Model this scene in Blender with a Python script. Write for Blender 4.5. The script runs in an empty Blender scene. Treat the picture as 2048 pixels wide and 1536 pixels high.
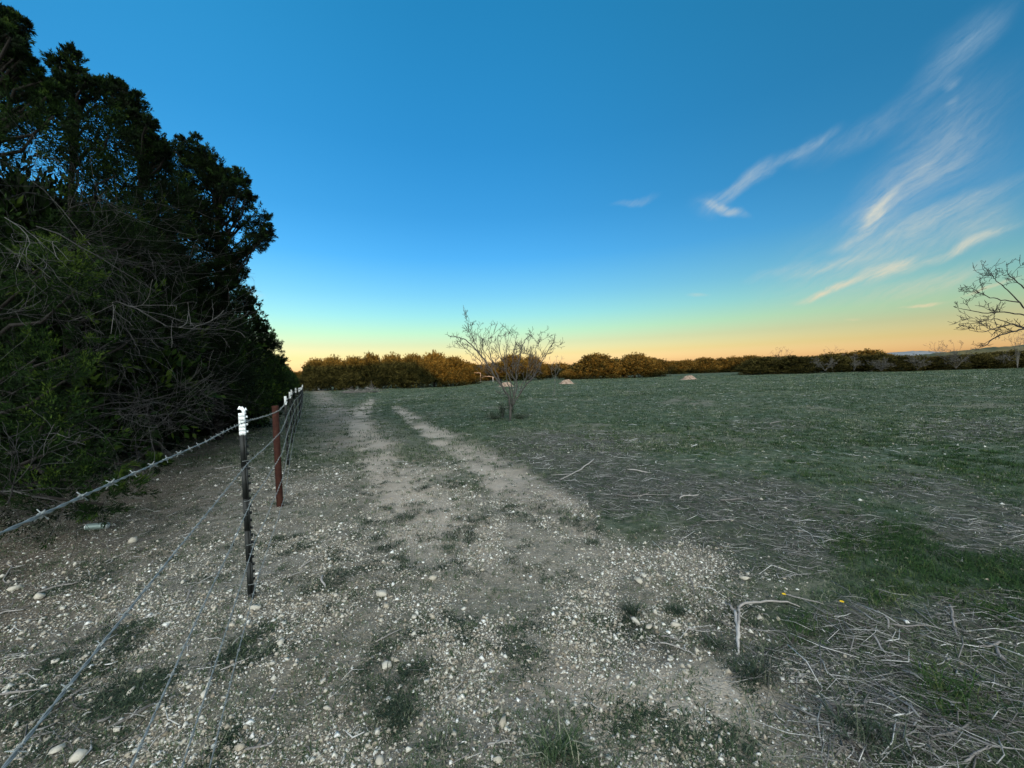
import bpy, math
import numpy as np
from mathutils import Matrix, Vector

scene = bpy.context.scene
COL = scene.collection
RNG = np.random.default_rng(7)
rad = math.radians

# ------------------------------------------------------------------ camera
EYE = 1.55
F = 772.0                      # focal length in pixels of a 2048 px wide picture
PITCH, ROLL = rad(1.7), rad(1.72)
_f = Vector((0, math.cos(PITCH), -math.sin(PITCH)))
_r = Vector((1, 0, 0)); _u = _r.cross(_f)
CR = _r * math.cos(ROLL) - _u * math.sin(ROLL)
CU = _r * math.sin(ROLL) + _u * math.cos(ROLL)
cam = bpy.data.cameras.new('camera'); camo = bpy.data.objects.new('camera', cam)
COL.objects.link(camo); scene.camera = camo
cam.sensor_width = 36; cam.lens = F / 2048 * 36
cam.clip_start = 0.05; cam.clip_end = 20000
camo.matrix_world = Matrix.Translation((0, 0, EYE)) @ Matrix((CR, CU, -_f)).transposed().to_4x4()

def ray(px, py):
    """direction of a pixel with forward component 1 along world y"""
    d = _f + CR * ((px - 1024) / F) - CU * ((py - 768) / F)
    return d / d.y
def at(px, py, y):
    d = ray(px, py)
    return np.array((d.x * y, y, EYE + d.z * y))
CRn, CUn, Fn = np.array(CR), np.array(CU), np.array(_f)
def to_px(x, y, z=0.0):
    x = np.asarray(x, float); y = np.asarray(y, float)
    d = np.stack([x, y, np.zeros_like(x) + z - EYE], -1)
    w = np.maximum(d @ Fn, 1e-3)
    return 1024 + F * (d @ CRn) / w, 768 - F * (d @ CUn) / w

# ------------------------------------------------------------------ world
world = bpy.data.worlds.new('World'); scene.world = world; world.use_nodes = True
SUN_EL, SUN_AZ = 4.5, 171.0        # low sun behind the camera (azimuth from +y, clockwise)
def lin(c):
    return [((v / 255) / 12.92 if v / 255 <= .04045 else ((v / 255 + .055) / 1.055) ** 2.4) for v in c]
wn = world.node_tree; W = wn.nodes; L = wn.links
bg = W['Background']
sky = W.new('ShaderNodeTexSky'); sky.sky_type = 'NISHITA'; sky.sun_disc = False
sky.sun_elevation = rad(SUN_EL); sky.sun_rotation = rad(SUN_AZ)
tc = W.new('ShaderNodeTexCoord')
sep = W.new('ShaderNodeSeparateXYZ'); L.new(tc.outputs['Generated'], sep.inputs[0])
def wmath(op, a, b=None, clamp=False):
    n = W.new('ShaderNodeMath'); n.operation = op; n.use_clamp = clamp
    for i, v in enumerate((a, b)):
        if v is None: continue
        if isinstance(v, (int, float)): n.inputs[i].default_value = v
        else: L.new(v, n.inputs[i])
    return n.outputs[0]
def wmix(fac, a, b, blend='MIX'):
    n = W.new('ShaderNodeMix'); n.data_type = 'RGBA'; n.blend_type = blend
    if isinstance(fac, (int, float)): n.inputs[0].default_value = fac
    else: L.new(fac, n.inputs[0])
    for i, v in ((6, a), (7, b)):
        if isinstance(v, (tuple, list)): n.inputs[i].default_value = (*v[:3], 1)
        else: L.new(v, n.inputs[i])
    return n.outputs[2]
# the evening air is clearer and deeper coloured than the standard atmosphere: grade it by elevation
grade = W.new('ShaderNodeValToRGB'); L.new(sep.outputs[2], grade.inputs[0])
GR = [(0.0, (232, 188, 152), (164, 139, 78)), (.02, (238, 200, 148), (164, 139, 78)), (.045, (242, 220, 152), (190, 172, 106)), (.075, (226, 234, 176), (198, 194, 136)),
      (.105, (198, 242, 206), (190, 195, 160)), (.145, (166, 238, 238), (180, 195, 174)), (.195, (132, 218, 252), (165, 187, 179)),
      (.28, (88, 187, 250), (146, 169, 172)), (.37, (66, 165, 234), (128, 152, 164)), (.50, (49, 147, 214), (108, 131, 147)),
      (.69, (38, 134, 193), (88, 108, 125)), (1.0, (30, 115, 170), (84, 104, 122))]
el = grade.color_ramp.elements
for i, (pos, tgt, src) in enumerate(GR):
    e = el[i] if i < 2 else el.new(pos)
    e.position = pos
    t, s_ = lin(tgt), lin(src)
    e.color = [t[k] / s_[k] / 4 for k in range(3)] + [1]
skyc = wmix(1.0, sky.outputs[0], grade.outputs[0], 'MULTIPLY')
# towards the right the sky is slightly duller and greyer
az = wmath('ARCTAN2', sep.outputs[0], sep.outputs[1])
hor = wmath('SQRT', wmath('ADD', wmath('POWER', sep.outputs[0], 2), wmath('POWER', sep.outputs[1], 2)))
elev = wmath('ARCTAN2', sep.outputs[2], hor)
mr = W.new('ShaderNodeMapRange'); mr.interpolation_type = 'SMOOTHSTEP'; L.new(az, mr.inputs[0])
mr.inputs[1].default_value = -.2; mr.inputs[2].default_value = 1.0; mr.inputs[3].default_value = 0; mr.inputs[4].default_value = 1
skyc = wmix(mr.outputs[0], skyc, wmix(1.0, skyc, (1.02, .94, .86), 'MULTIPLY'))
ml = W.new('ShaderNodeMapRange'); ml.interpolation_type = 'SMOOTHSTEP'; L.new(az, ml.inputs[0])
ml.inputs[1].default_value = -.1; ml.inputs[2].default_value = -1.0; ml.inputs[3].default_value = 0; ml.inputs[4].default_value = 1
skyc = wmix(ml.outputs[0], skyc, wmix(1.0, skyc, (1.5, 1.35, 1.28), 'MULTIPLY'))
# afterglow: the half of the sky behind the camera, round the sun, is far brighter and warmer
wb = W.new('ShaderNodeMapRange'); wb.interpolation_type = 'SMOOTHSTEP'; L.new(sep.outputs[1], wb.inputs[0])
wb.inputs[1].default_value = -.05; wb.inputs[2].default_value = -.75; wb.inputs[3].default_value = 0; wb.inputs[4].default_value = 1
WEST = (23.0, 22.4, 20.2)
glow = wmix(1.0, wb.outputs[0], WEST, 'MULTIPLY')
# cirrus wisps: direction space, combed by stretched noise
cmb = W.new('ShaderNodeCombineXYZ'); L.new(az, cmb.inputs[0]); L.new(elev, cmb.inputs[1])
nz = W.new('ShaderNodeTexNoise'); nz.inputs['Scale'].default_value = 9; nz.inputs['Detail'].default_value = 5
L.new(cmb.outputs[0], nz.inputs['Vector'])
vs = W.new('ShaderNodeVectorMath'); vs.operation = 'MULTIPLY_ADD'
L.new(nz.outputs['Color'], vs.inputs[0]); vs.inputs[1].default_value = (.05, .05, 0); vs.inputs[2].default_value = (-.025, -.025, 0)
va = W.new('ShaderNodeVectorMath'); L.new(vs.outputs[0], va.inputs[0]); L.new(cmb.outputs[0], va.inputs[1])
WARP = va.outputs[0]
def ae(px, py):
    d = ray(px, py)
    return math.atan2(d.x, d.y), math.atan2(d.z, math.hypot(d.x, d.y))
#   x0,y0 - x1,y1 - half width px, strength
STR = [(1405, 425, 1560, 318, 16, .5), (1530, 338, 1680, 262, 11, .34), (1400, 402, 1500, 438, 8, .6), (1215, 403, 1315, 396, 7, .26),
       (1640, 330, 1850, 190, 32, .20), (1800, 215, 2040, -20, 45, .26), (1890, 155, 1910, 178, 11, .32), (1908, 190, 1892, 235, 8, .15),
       (1722, 470, 1800, 372, 20, .6), (1690, 480, 1960, 250, 50, .26), (1590, 604, 1730, 552, 10, .8), (1700, 562, 1850, 512, 22, .6),
       (1830, 525, 2060, 440, 15, .55), (1650, 505, 1760, 455, 12, .3), (1700, 505, 2060, 345, 26, .30), (1560, 558, 1760, 500, 13, .28),
       (1740, 590, 2060, 505, 30, .24), (1800, 611, 1885, 600, 5, .7), (1900, 596, 2060, 552, 7, .5), (1370, 592, 1420, 588, 5, .3),
       (1480, 560, 1640, 520, 14, .14), (1800, 400, 2060, 120, 110, .11), (1695, 634, 1730, 632, 4, .25), (472, 570, 535, 590, 9, .35), (1900, 480, 2060, 420, 60, .2), (1500, 640, 2060, 300, 120, .12), (1750, 330, 1990, 100, 70, .07), (1640, 590, 2060, 560, 40, .12), (1620, 570, 2070, 370, 60, .2), (1680, 470, 2000, 170, 75, .16), (1850, 120, 2040, 0, 60, .16), (1560, 330, 1700, 270, 26, .12), (1380, 405, 1470, 415, 20, .12)]
tot = None
for x0, y0, x1, y1, wpx, stg in STR:
    a0, e0 = ae(x0, y0); a1, e1 = ae(x1, y1)
    ln = math.hypot(a1 - a0, e1 - e0)
    cxp, cyp = (x0 + x1) / 2, (y0 + y1) / 2
    ang = math.atan2(e1 - e0, a1 - a0)
    wr = ln / math.hypot(x1 - x0, y1 - y0) * wpx
    mp = W.new('ShaderNodeMapping'); mp.vector_type = 'TEXTURE'
    L.new(WARP, mp.inputs[0])
    mp.inputs[1].default_value = ((a0 + a1) / 2, (e0 + e1) / 2, 0); mp.inputs[2].default_value = (0, 0, ang)
    mp.inputs[3].default_value = (ln * .68, wr * 1.7, 1)
    vl = W.new('ShaderNodeVectorMath'); vl.operation = 'LENGTH'; L.new(mp.outputs[0], vl.inputs[0])
    m_ = W.new('ShaderNodeMapRange'); m_.interpolation_type = 'SMOOTHERSTEP'
    L.new(vl.outputs['Value'], m_.inputs[0]); m_.inputs[1].default_value = 0; m_.inputs[2].default_value = 1
    m_.inputs[3].default_value = stg; m_.inputs[4].default_value = 0
    tot = m_.outputs[0] if tot is None else wmath('ADD', tot, m_.outputs[0])
mp = W.new('ShaderNodeMapping'); mp.vector_type = 'TEXTURE'; L.new(WARP, mp.inputs[0])
mp.inputs[2].default_value = (0, 0, rad(30)); mp.inputs[3].default_value = (1, .22, 1)
n2 = W.new('ShaderNodeTexNoise'); n2.inputs['Scale'].default_value = 17; n2.inputs['Detail'].default_value = 10; n2.inputs['Roughness'].default_value = .70
L.new(mp.outputs[0], n2.inputs['Vector'])
m2 = W.new('ShaderNodeMapRange'); L.new(n2.outputs[0], m2.inputs[0]); m2.inputs[1].default_value = .28; m2.inputs[2].default_value = .72
m2.inputs[3].default_value = .15; m2.inputs[4].default_value = 1.25
cl = wmath('MULTIPLY', tot, m2.outputs[0], True)
cramp = W.new('ShaderNodeValToRGB'); L.new(sep.outputs[2], cramp.inputs[0])
ce = cramp.color_ramp.elements
ce[0].position = .05; ce[0].color = (*lin((246, 214, 168)), 1); ce[1].position = .5; ce[1].color = (*lin((158, 190, 214)), 1)
k = ce.new(.2); k.color = (*lin((226, 222, 200)), 1)
SKY_STRENGTH = .15
csc = wmix(1.0, cramp.outputs[0], (1 / SKY_STRENGTH / 4,) * 3, 'MULTIPLY')
fin = wmix(cl, skyc, csc)
fin = wmix(1.0, fin, (4, 4, 4), 'MULTIPLY')
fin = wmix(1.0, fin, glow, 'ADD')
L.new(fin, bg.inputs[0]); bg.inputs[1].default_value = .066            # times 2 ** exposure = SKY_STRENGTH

# ------------------------------------------------------------------ sun
sl = bpy.data.lights.new('sun', 'SUN'); so = bpy.data.objects.new('sun', sl); COL.objects.link(so)
sl.energy = 4.2; sl.angle = rad(.5); sl.color = (1.0, .48, .15)
sd = Vector((math.sin(rad(SUN_AZ)) * math.cos(rad(SUN_EL)), math.cos(rad(SUN_AZ)) * math.cos(rad(SUN_EL)), math.sin(rad(SUN_EL))))
so.rotation_euler = sd.to_track_quat('Z', 'Y').to_euler()
vsx = scene.view_settings
vsx.view_transform = 'Standard'; vsx.look = 'None'; vsx.exposure = 1.18; vsx.gamma = 1; vsx.use_curve_mapping = False
scene.cycles.max_bounces = 5; scene.cycles.diffuse_bounces = 3; scene.cycles.transparent_max_bounces = 4

# ------------------------------------------------------------------ helpers
def smooth(a, b, x):
    t = np.clip((np.asarray(x, float) - a) / (b - a), 0, 1); return t * t * (3 - 2 * t)
_perm = np.random.default_rng(3).random((256, 256))
def vnoise(x, y, s=0):
    x = np.asarray(x, float) + s * 17.3; y = np.asarray(y, float) + s * 9.1
    xi = np.floor(x).astype(int); yi = np.floor(y).astype(int); u = x - xi; v = y - yi
    u = u * u * (3 - 2 * u); v = v * v * (3 - 2 * v)
    g = lambda a, b: _perm[a % 256, b % 256]
    return (g(xi, yi) * (1 - u) + g(xi + 1, yi) * u) * (1 - v) + (g(xi, yi + 1) * (1 - u) + g(xi + 1, yi + 1) * u) * v
def fbm(x, y, s=0, o=4):
    t = 0; a = .5
    for k in range(o):
        t = t + a * vnoise(x * 2 ** k, y * 2 ** k, s + k); a *= .5
    return t / (1 - .5 ** o)

def height(x, y):
    x = np.asarray(x, float); y = np.asarray(y, float)
    d = np.hypot(x, y)
    h = -.35 * smooth(12, 32, y) * smooth(3, 10, -x)
    h = h + (fbm(x * .35, y * .35, 5) - .5) * .10 * smooth(1.5, 8, d) * (1 - smooth(200, 400, d))
    h = h + (fbm(x * 2.2, y * 2.2, 9) - .5) * .05 * (1 - smooth(20, 60, d))
    return h
def gpt(px, py):
    """ground point seen at a pixel"""
    d = np.array(ray(px, py)); t = EYE / max(-d[2], 1e-4)
    for _ in range(6):
        x, y = d[0] * t, t
        t = (EYE - float(height(x, y))) / max(-d[2], 1e-4)
    return np.array((d[0] * t, t, float(height(d[0] * t, t))))

def polydist(px, py, pts):
    best = np.full(np.shape(px), 9.0)
    for (x0, y0, w0), (x1, y1, w1) in zip(pts[:-1], pts[1:]):
        dx, dy = x1 - x0, y1 - y0
        t = np.clip(((px - x0) * dx + (py - y0) * dy) / (dx * dx + dy * dy), 0, 1)
        w = w0 + (w1 - w0) * t
        d = np.hypot(px - x0 - dx * t, (py - y0 - dy * t)) / w
        best = np.minimum(best, d)
    return best
def blobs(px, py, L_):
    v = np.zeros(np.shape(px))
    for x, y, rx, ry, s in L_:
        v = np.maximum(v, s * (1 - smooth(.45, 1.15, np.hypot((px - x) / rx, (py - y) / ry))))
    return v
RUT1 = [(742, 798, 10), (722, 822, 22), (722, 850, 30), (742, 890, 38), (772, 940, 55), (800, 985, 75), (860, 1040, 90)]
RUT2 = [(790, 812, 8), (835, 845, 16), (880, 876, 24), (935, 908, 34), (1000, 950, 46), (1090, 1000, 44), (1180, 1045, 30)]
def masks(x, y):
    """bare dirt, grass, wood litter, gravel in 0..1 as they lie on the place"""
    px, py = to_px(x, y); d = np.hypot(x, y)
    n1 = fbm(x * 1.1, y * 1.1, 1); n2 = fbm(x * 4, y * 4, 2); n3 = fbm(x * .45, y * .45, 21)
    jx = px + (n2 - .5) * 70 * np.clip(4 / np.maximum(d, 1), .1, 1); jy = py + (n1 - .5) * 60 * np.clip(3 / np.maximum(d, 1), .08, 1)
    rut = np.maximum(1 - smooth(.45, 1.5, polydist(jx, jy, RUT1)), 1 - smooth(.45, 1.35, polydist(jx, jy, RUT2)))
    rut = rut * np.clip(.35 + 1.6 * (fbm(x * 1.7, y * 1.7, 51) - .12), 0, 1) * np.clip(.6 + .9 * n2, 0, 1)
    # near apron of stony dirt: left of a line running from the ruts to the lower right
    edge = np.interp(jy, [900, 960, 1050, 1150, 1230, 1320, 1420, 1536, 1900], [900, 1010, 1240, 1430, 1500, 1530, 1600, 1720, 1900])
    edge = edge + 110 * smooth(980, 1080, jy) + (n1 - .5) * 420 + (n2 - .5) * 160
    apron = smooth(90, -110, (jx - edge)) * smooth(870, 980, jy)
    apron = np.where(y < .3, .7, apron)
    sand = blobs(jx, jy, [(1330, 1410, 330, 120, 1), (1560, 1180, 130, 26, .5), (1700, 1225, 90, 18, .5), (1380, 1110, 120, 30, .4), (1020, 1120, 260, 90, .45), (820, 960, 110, 45, .8), (1240, 1060, 160, 26, .3), (1560, 1480, 160, 90, .7)])
    bare = np.clip(np.maximum.reduce([rut, apron * (.62 + .5 * (n1 - .35)), sand * .95]), 0, 1)
    fence_x = -.43 - .52 * np.maximum(y, 0)
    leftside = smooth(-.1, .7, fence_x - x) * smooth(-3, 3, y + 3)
    verge = (1 - smooth(0, 2.6, np.abs(x - fence_x - 1.6))) * smooth(3, 8, y) * .85
    bare = np.maximum(bare, np.clip(verge * (.4 + 1.2 * n1), 0, 1))
    patch = smooth(.56, .68, n3) * smooth(5, 12, d) * (1 - smooth(30, 60, d)) * .55
    bare = np.maximum(bare, patch * smooth(.35, .6, n1))
    wood = blobs(jx, jy, [(1130, 905, 200, 50, .9), (1250, 975, 270, 60, 1), (1480, 1000, 200, 66, 1), (1450, 1070, 160, 50, .7), (1560, 1130, 150, 40, .6), (1640, 1070, 170, 70, .9), (1850, 980, 150, 40, .7), (1980, 1060, 170, 80, .8),
                          (1700, 1300, 230, 110, .8), (1850, 1430, 300, 150, .95), (1960, 1250, 160, 70, .8), (1500, 1230, 110, 60, .3), (1960, 860, 160, 26, .7), (1530, 850, 120, 14, .45), (1220, 880, 240, 22, .4), (700, 783, 40, 5, .5),
                          (1290, 1290, 100, 40, .25)])
    wood = np.clip(wood * (.45 + 1.1 * n2) * (1 - .6 * rut), 0, 1)
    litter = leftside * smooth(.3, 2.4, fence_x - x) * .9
    green = blobs(jx, jy, [(1760, 1090, 130, 70, 1), (1900, 1160, 160, 60, 1), (1860, 1180, 200, 60, .9), (1960, 930, 220, 60, .8), (1700, 930, 220, 50, .6), (1905, 1395, 60, 60, .9), (1890, 1350, 60, 40, .7),
                           (1620, 1240, 80, 40, .6), (2030, 1150, 110, 50, .8), (1980, 930, 240, 80, 1), (1800, 900, 280, 50, .7), (1650, 945, 180, 40, .6), (1300, 868, 240, 24, .55), (1480, 885, 260, 34, .5), (1680, 1020, 90, 30, .8), (1980, 1215, 140, 50, .9), (1700, 860, 400, 24, .5)])
    green = green * smooth(.34, .56, fbm(x * 2.4, y * 2.4, 61))
    weedy = blobs(jx, jy, [(720, 1380, 150, 80, .9), (790, 1420, 110, 60, .9), (560, 1480, 140, 70, .8), (640, 1240, 80, 40, .7), (200, 1250, 240, 110, .7), (470, 1500, 170, 70, .7), (350, 1350, 220, 100, .6), (640, 1080, 200, 60, .6),
                           (1270, 1220, 90, 40, .6), (1360, 1220, 60, 30, .6), (1400, 1290, 70, 30, .5), (900, 1000, 200, 50, .6), (1180, 1110, 120, 40, .5), (1640, 1500, 200, 60, .4), (620, 900, 90, 60, .6), (1520, 1230, 110, 40, .6)])
    field = 1 - np.maximum.reduce([bare * .9, leftside * .55, apron * .8])
    grass = np.clip(np.maximum(field * (.45 + 1.1 * (n2 - .1)), green * (.5 + .8 * n2)) * (1 - .5 * wood), 0, 1)
    gravel = np.clip((apron + .5 * rut * smooth(900, 1000, py) + .35 * leftside * (1 - litter)) * (1 - .5 * sand) * (.4 + 1.3 * n1) * (1 - .5 * green), 0, 1)
    return dict(bare=bare, grass=grass, wood=wood, litter=litter, gravel=gravel, green=green, rut=rut, weedy=weedy, sand=sand, left=leftside, apron=apron)

class MB:
    """mesh collector with one float 'tone' per vertex"""
    def __init__(s): s.v = []; s.t = []; s.f3 = []; s.f4 = []; s.n = 0
    def add(s, v, tris=None, quads=None, tone=.5):
        v = np.asarray(v, float).reshape(-1, 3)
        if tris is not None: s.f3.append(np.asarray(tris).reshape(-1, 3) + s.n)
        if quads is not None: s.f4.append(np.asarray(quads).reshape(-1, 4) + s.n)
        s.v.append(v); s.t.append(np.broadcast_to(np.asarray(tone, float), (len(v),))); s.n += len(v)
    def tube(s, pts, radii, sides=5, tone=.5, cap=True):
        P = np.asarray(pts, float); n = len(P); R_ = np.broadcast_to(np.asarray(radii, float), (n,))
        T = np.gradient(P, axis=0); T /= np.linalg.norm(T, axis=1, keepdims=True) + 1e-9
        ref = np.array((0, 0, 1.)) if abs(T[0, 2]) < .9 else np.array((1., 0, 0))
        A = np.cross(T, ref); A /= np.linalg.norm(A, axis=1, keepdims=True) + 1e-9
        B = np.cross(T, A)
        a = np.arange(sides) * 2 * math.pi / sides
        V = P[:, None] + R_[:, None, None] * (A[:, None] * np.cos(a)[None, :, None] + B[:, None] * np.sin(a)[None, :, None])
        i = np.arange(n - 1)[:, None] * sides; j = np.arange(sides)[None]; j2 = (j + 1) % sides
        q = np.stack([i + j, i + j2, i + sides + j2, i + sides + j], -1).reshape(-1, 4)
        V = V.reshape(-1, 3); tr = None
        if cap:
            V = np.vstack([V, P[0], P[-1]]); c0 = n * sides
            tr = [(c0, (k + 1) % sides, k) for k in range(sides)] + [(c0 + 1, (n - 1) * sides + k, (n - 1) * sides + (k + 1) % sides) for k in range(sides)]
        s.add(V, tr, q, tone)
    def box(s, c, size, rz=0, tone=.5):
        x, y, z = np.asarray(size) / 2
        v = np.array([(a * x, b * y, c_ * z) for a in (-1, 1) for b in (-1, 1) for c_ in (-1, 1)], float)
        cs, sn = math.cos(rz), math.sin(rz)
        v = np.stack([v[:, 0] * cs - v[:, 1] * sn, v[:, 0] * sn + v[:, 1] * cs, v[:, 2]], -1) + np.asarray(c)
        s.add(v, None, [(0, 1, 3, 2), (4, 6, 7, 5), (0, 4, 5, 1), (2, 3, 7, 6), (0, 2, 6, 4), (1, 5, 7, 3)], tone)
    def mesh(s, name, mat, smooth_=False):
        me = bpy.data.meshes.new(name)
        V = np.vstack(s.v); f3 = np.vstack(s.f3) if s.f3 else np.zeros((0, 3), int); f4 = np.vstack(s.f4) if s.f4 else np.zeros((0, 4), int)
        me.vertices.add(len(V)); me.vertices.foreach_set('co', V.astype(np.float32).ravel())
        nl = len(f3) * 3 + len(f4) * 4; me.loops.add(nl); me.polygons.add(len(f3) + len(f4))
        me.loops.foreach_set('vertex_index', np.concatenate([f3.ravel(), f4.ravel()]).astype(np.int32))
        st = np.concatenate([np.arange(len(f3)) * 3, len(f3) * 3 + np.arange(len(f4)) * 4]).astype(np.int32)
        me.polygons.foreach_set('loop_start', st)
        if smooth_: me.polygons.foreach_set('use_smooth', np.ones(len(st), bool))
        me.update(calc_edges=True)
        at_ = me.attributes.new('tone', 'FLOAT', 'POINT'); at_.data.foreach_set('value', np.concatenate(s.t).astype(np.float32))
        me.materials.append(mat); return me
    def obj(s, name, mat, parent=None, smooth_=False):
        o = bpy.data.objects.new(name, s.mesh(name, mat, smooth_)); COL.objects.link(o)
        if parent: o.parent = parent
        return o
def tag(o, label, cat, group=None):
    o['label'] = label; o['category'] = cat
    if group: o['group'] = group
    return o
def thing(name, loc, label, cat, group=None, rz=0):
    o = bpy.data.objects.new(name, None); COL.objects.link(o); o.location = loc; o.rotation_euler.z = rz
    o.empty_display_size = .2
    return tag(o, label, cat, group)

# ------------------------------------------------------------------ materials
def mat(name, ramp=None, rough=.9, metal=0., noise=0., nscale=20., bump=0., bscale=60., color=None, spec=.2, transl=None):
    m = bpy.data.materials.new(name); m.use_nodes = True
    N = m.node_tree.nodes; K = m.node_tree.links; b = N['Principled BSDF']
    b.inputs['Roughness'].default_value = rough; b.inputs['Metallic'].default_value = metal
    b.inputs['Specular IOR Level'].default_value = spec
    a = N.new('ShaderNodeAttribute'); a.attribute_name = 'tone'
    r = N.new('ShaderNodeValToRGB'); e = r.color_ramp.elements
    ramp = ramp or [(0, color), (1, color)]
    for i, (p, c) in enumerate(ramp):
        q = e[i] if i < 2 else e.new(p)
        q.position = p; q.color = (*c, 1)
    fac = a.outputs['Fac']
    co = N.new('ShaderNodeTexCoord')
    if noise:
        t = N.new('ShaderNodeTexNoise'); t.inputs['Scale'].default_value = nscale; t.inputs['Detail'].default_value = 5
        K.new(co.outputs['Object'], t.inputs['Vector'])
        mm = N.new('ShaderNodeMath'); mm.operation = 'MULTIPLY_ADD'; K.new(t.outputs[0], mm.inputs[0]); mm.inputs[1].default_value = noise * 2; mm.inputs[2].default_value = -noise
        ad = N.new('ShaderNodeMath'); ad.use_clamp = True; K.new(fac, ad.inputs[0]); K.new(mm.outputs[0], ad.inputs[1]); fac = ad.outputs[0]
    K.new(fac, r.inputs[0]); K.new(r.outputs[0], b.inputs['Base Color'])
    if bump:
        t = N.new('ShaderNodeTexNoise'); t.inputs['Scale'].default_value = bscale; t.inputs['Detail'].default_value = 6
        K.new(co.outputs['Object'], t.inputs['Vector'])
        bp = N.new('ShaderNodeBump'); bp.inputs['Strength'].default_value = .6; bp.inputs['Distance'].default_value = bump
        K.new(t.outputs[0], bp.inputs['Height']); K.new(bp.outputs[0], b.inputs['Normal'])
    return m
M = dict(
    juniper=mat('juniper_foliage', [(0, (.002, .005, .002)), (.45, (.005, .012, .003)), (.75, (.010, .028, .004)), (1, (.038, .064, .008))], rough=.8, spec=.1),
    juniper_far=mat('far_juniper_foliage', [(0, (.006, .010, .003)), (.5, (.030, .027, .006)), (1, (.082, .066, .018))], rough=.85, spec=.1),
    bark=mat('juniper_bark', [(0, (.008, .007, .006)), (1, (.030, .026, .023))], noise=.4, nscale=25, bump=.01, bscale=30),
    dead=mat('dead_wood', [(0, (.09, .08, .075)), (.5, (.22, .20, .185)), (1, (.50, .46, .42))], noise=.15, nscale=30),
    deadj=mat('dead_juniper_branch', [(0, (.014, .014, .014)), (.6, (.085, .083, .08)), (1, (.28, .27, .26))], noise=.15, nscale=30),
    twig=mat('bare_twig', [(0, (.06, .055, .05)), (.5, (.15, .14, .125)), (1, (.30, .28, .25))], noise=.15, nscale=20),
    darktwig=mat('dark_bare_twig', [(0, (.02, .018, .018)), (1, (.055, .048, .045))], noise=.2),
    grass=mat('field_grass', [(0, (.016, .034, .014)), (.35, (.036, .066, .026)), (.6, (.085, .115, .055)), (1, (.34, .32, .24))], rough=.85),
    green=mat('green_grass', [(0, (.010, .028, .006)), (.6, (.028, .066, .014)), (1, (.11, .13, .045))], rough=.8),
    weed=mat('weed_leaf', [(0, (.014, .024, .014)), (.6, (.034, .052, .030)), (1, (.12, .13, .085))], rough=.8),
    stone=mat('limestone', [(0, (.20, .165, .12)), (.4, (.38, .33, .26)), (.8, (.58, .55, .48)), (1, (.76, .74, .69))], noise=.16, nscale=22, bump=.006, bscale=45, rough=.95),
    wood=mat('wood_litter', [(0, (.05, .042, .036)), (.45, (.19, .18, .17)), (.8, (.40, .39, .37)), (1, (.64, .62, .59))], rough=.9),
    post=mat('post_paint', [(0, (.006, .008, .008)), (1, (.02, .022, .02))], noise=.4, nscale=60, rough=.6, spec=.4),
    white=mat('white_paint', [(0, (.42, .42, .40)), (.4, (.80, .82, .82)), (1, (.88, .9, .9))], noise=.35, nscale=50, rough=.6),
    rust=mat('rusty_steel', [(0, (.010, .005, .004)), (.5, (.034, .010, .006)), (1, (.07, .03, .018))], noise=.6, nscale=22, bump=.002, bscale=120, rough=.85),
    wire=mat('galvanised_wire', [(0, (.09, .10, .10)), (1, (.30, .33, .33))], noise=.3, nscale=60, rough=.6, metal=.0, spec=.5),
    mound=mat('loose_caliche', [(0, (.13, .085, .06)), (.5, (.27, .19, .14)), (1, (.42, .33, .26))], noise=.5, nscale=5, bump=.05, bscale=9),
    can=mat('tarnished_tin', [(0, (.16, .22, .20)), (1, (.30, .36, .34))], noise=.4, nscale=30, rough=.45, metal=.4, spec=.5),
    rim=mat('bright_tin', [(0, (.45, .48, .47)), (1, (.7, .72, .70))], noise=.3, nscale=60, rough=.4, metal=.4),
    yellow=mat('yellow_petal', [(0, (.75, .45, .02)), (1, (.85, .55, .03))]),
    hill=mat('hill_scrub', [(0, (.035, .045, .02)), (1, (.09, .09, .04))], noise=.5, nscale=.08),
    farhill=mat('haze_tinted_hill', [(0, (.11, .16, .20)), (1, (.15, .19, .22))], noise=.3, nscale=.004),  # blue of the distance haze is put into the hill's colour
    pipe=mat('weathered_pipe', [(0, (.12, .10, .09)), (1, (.22, .19, .17))], noise=.4, nscale=20),
)
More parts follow.
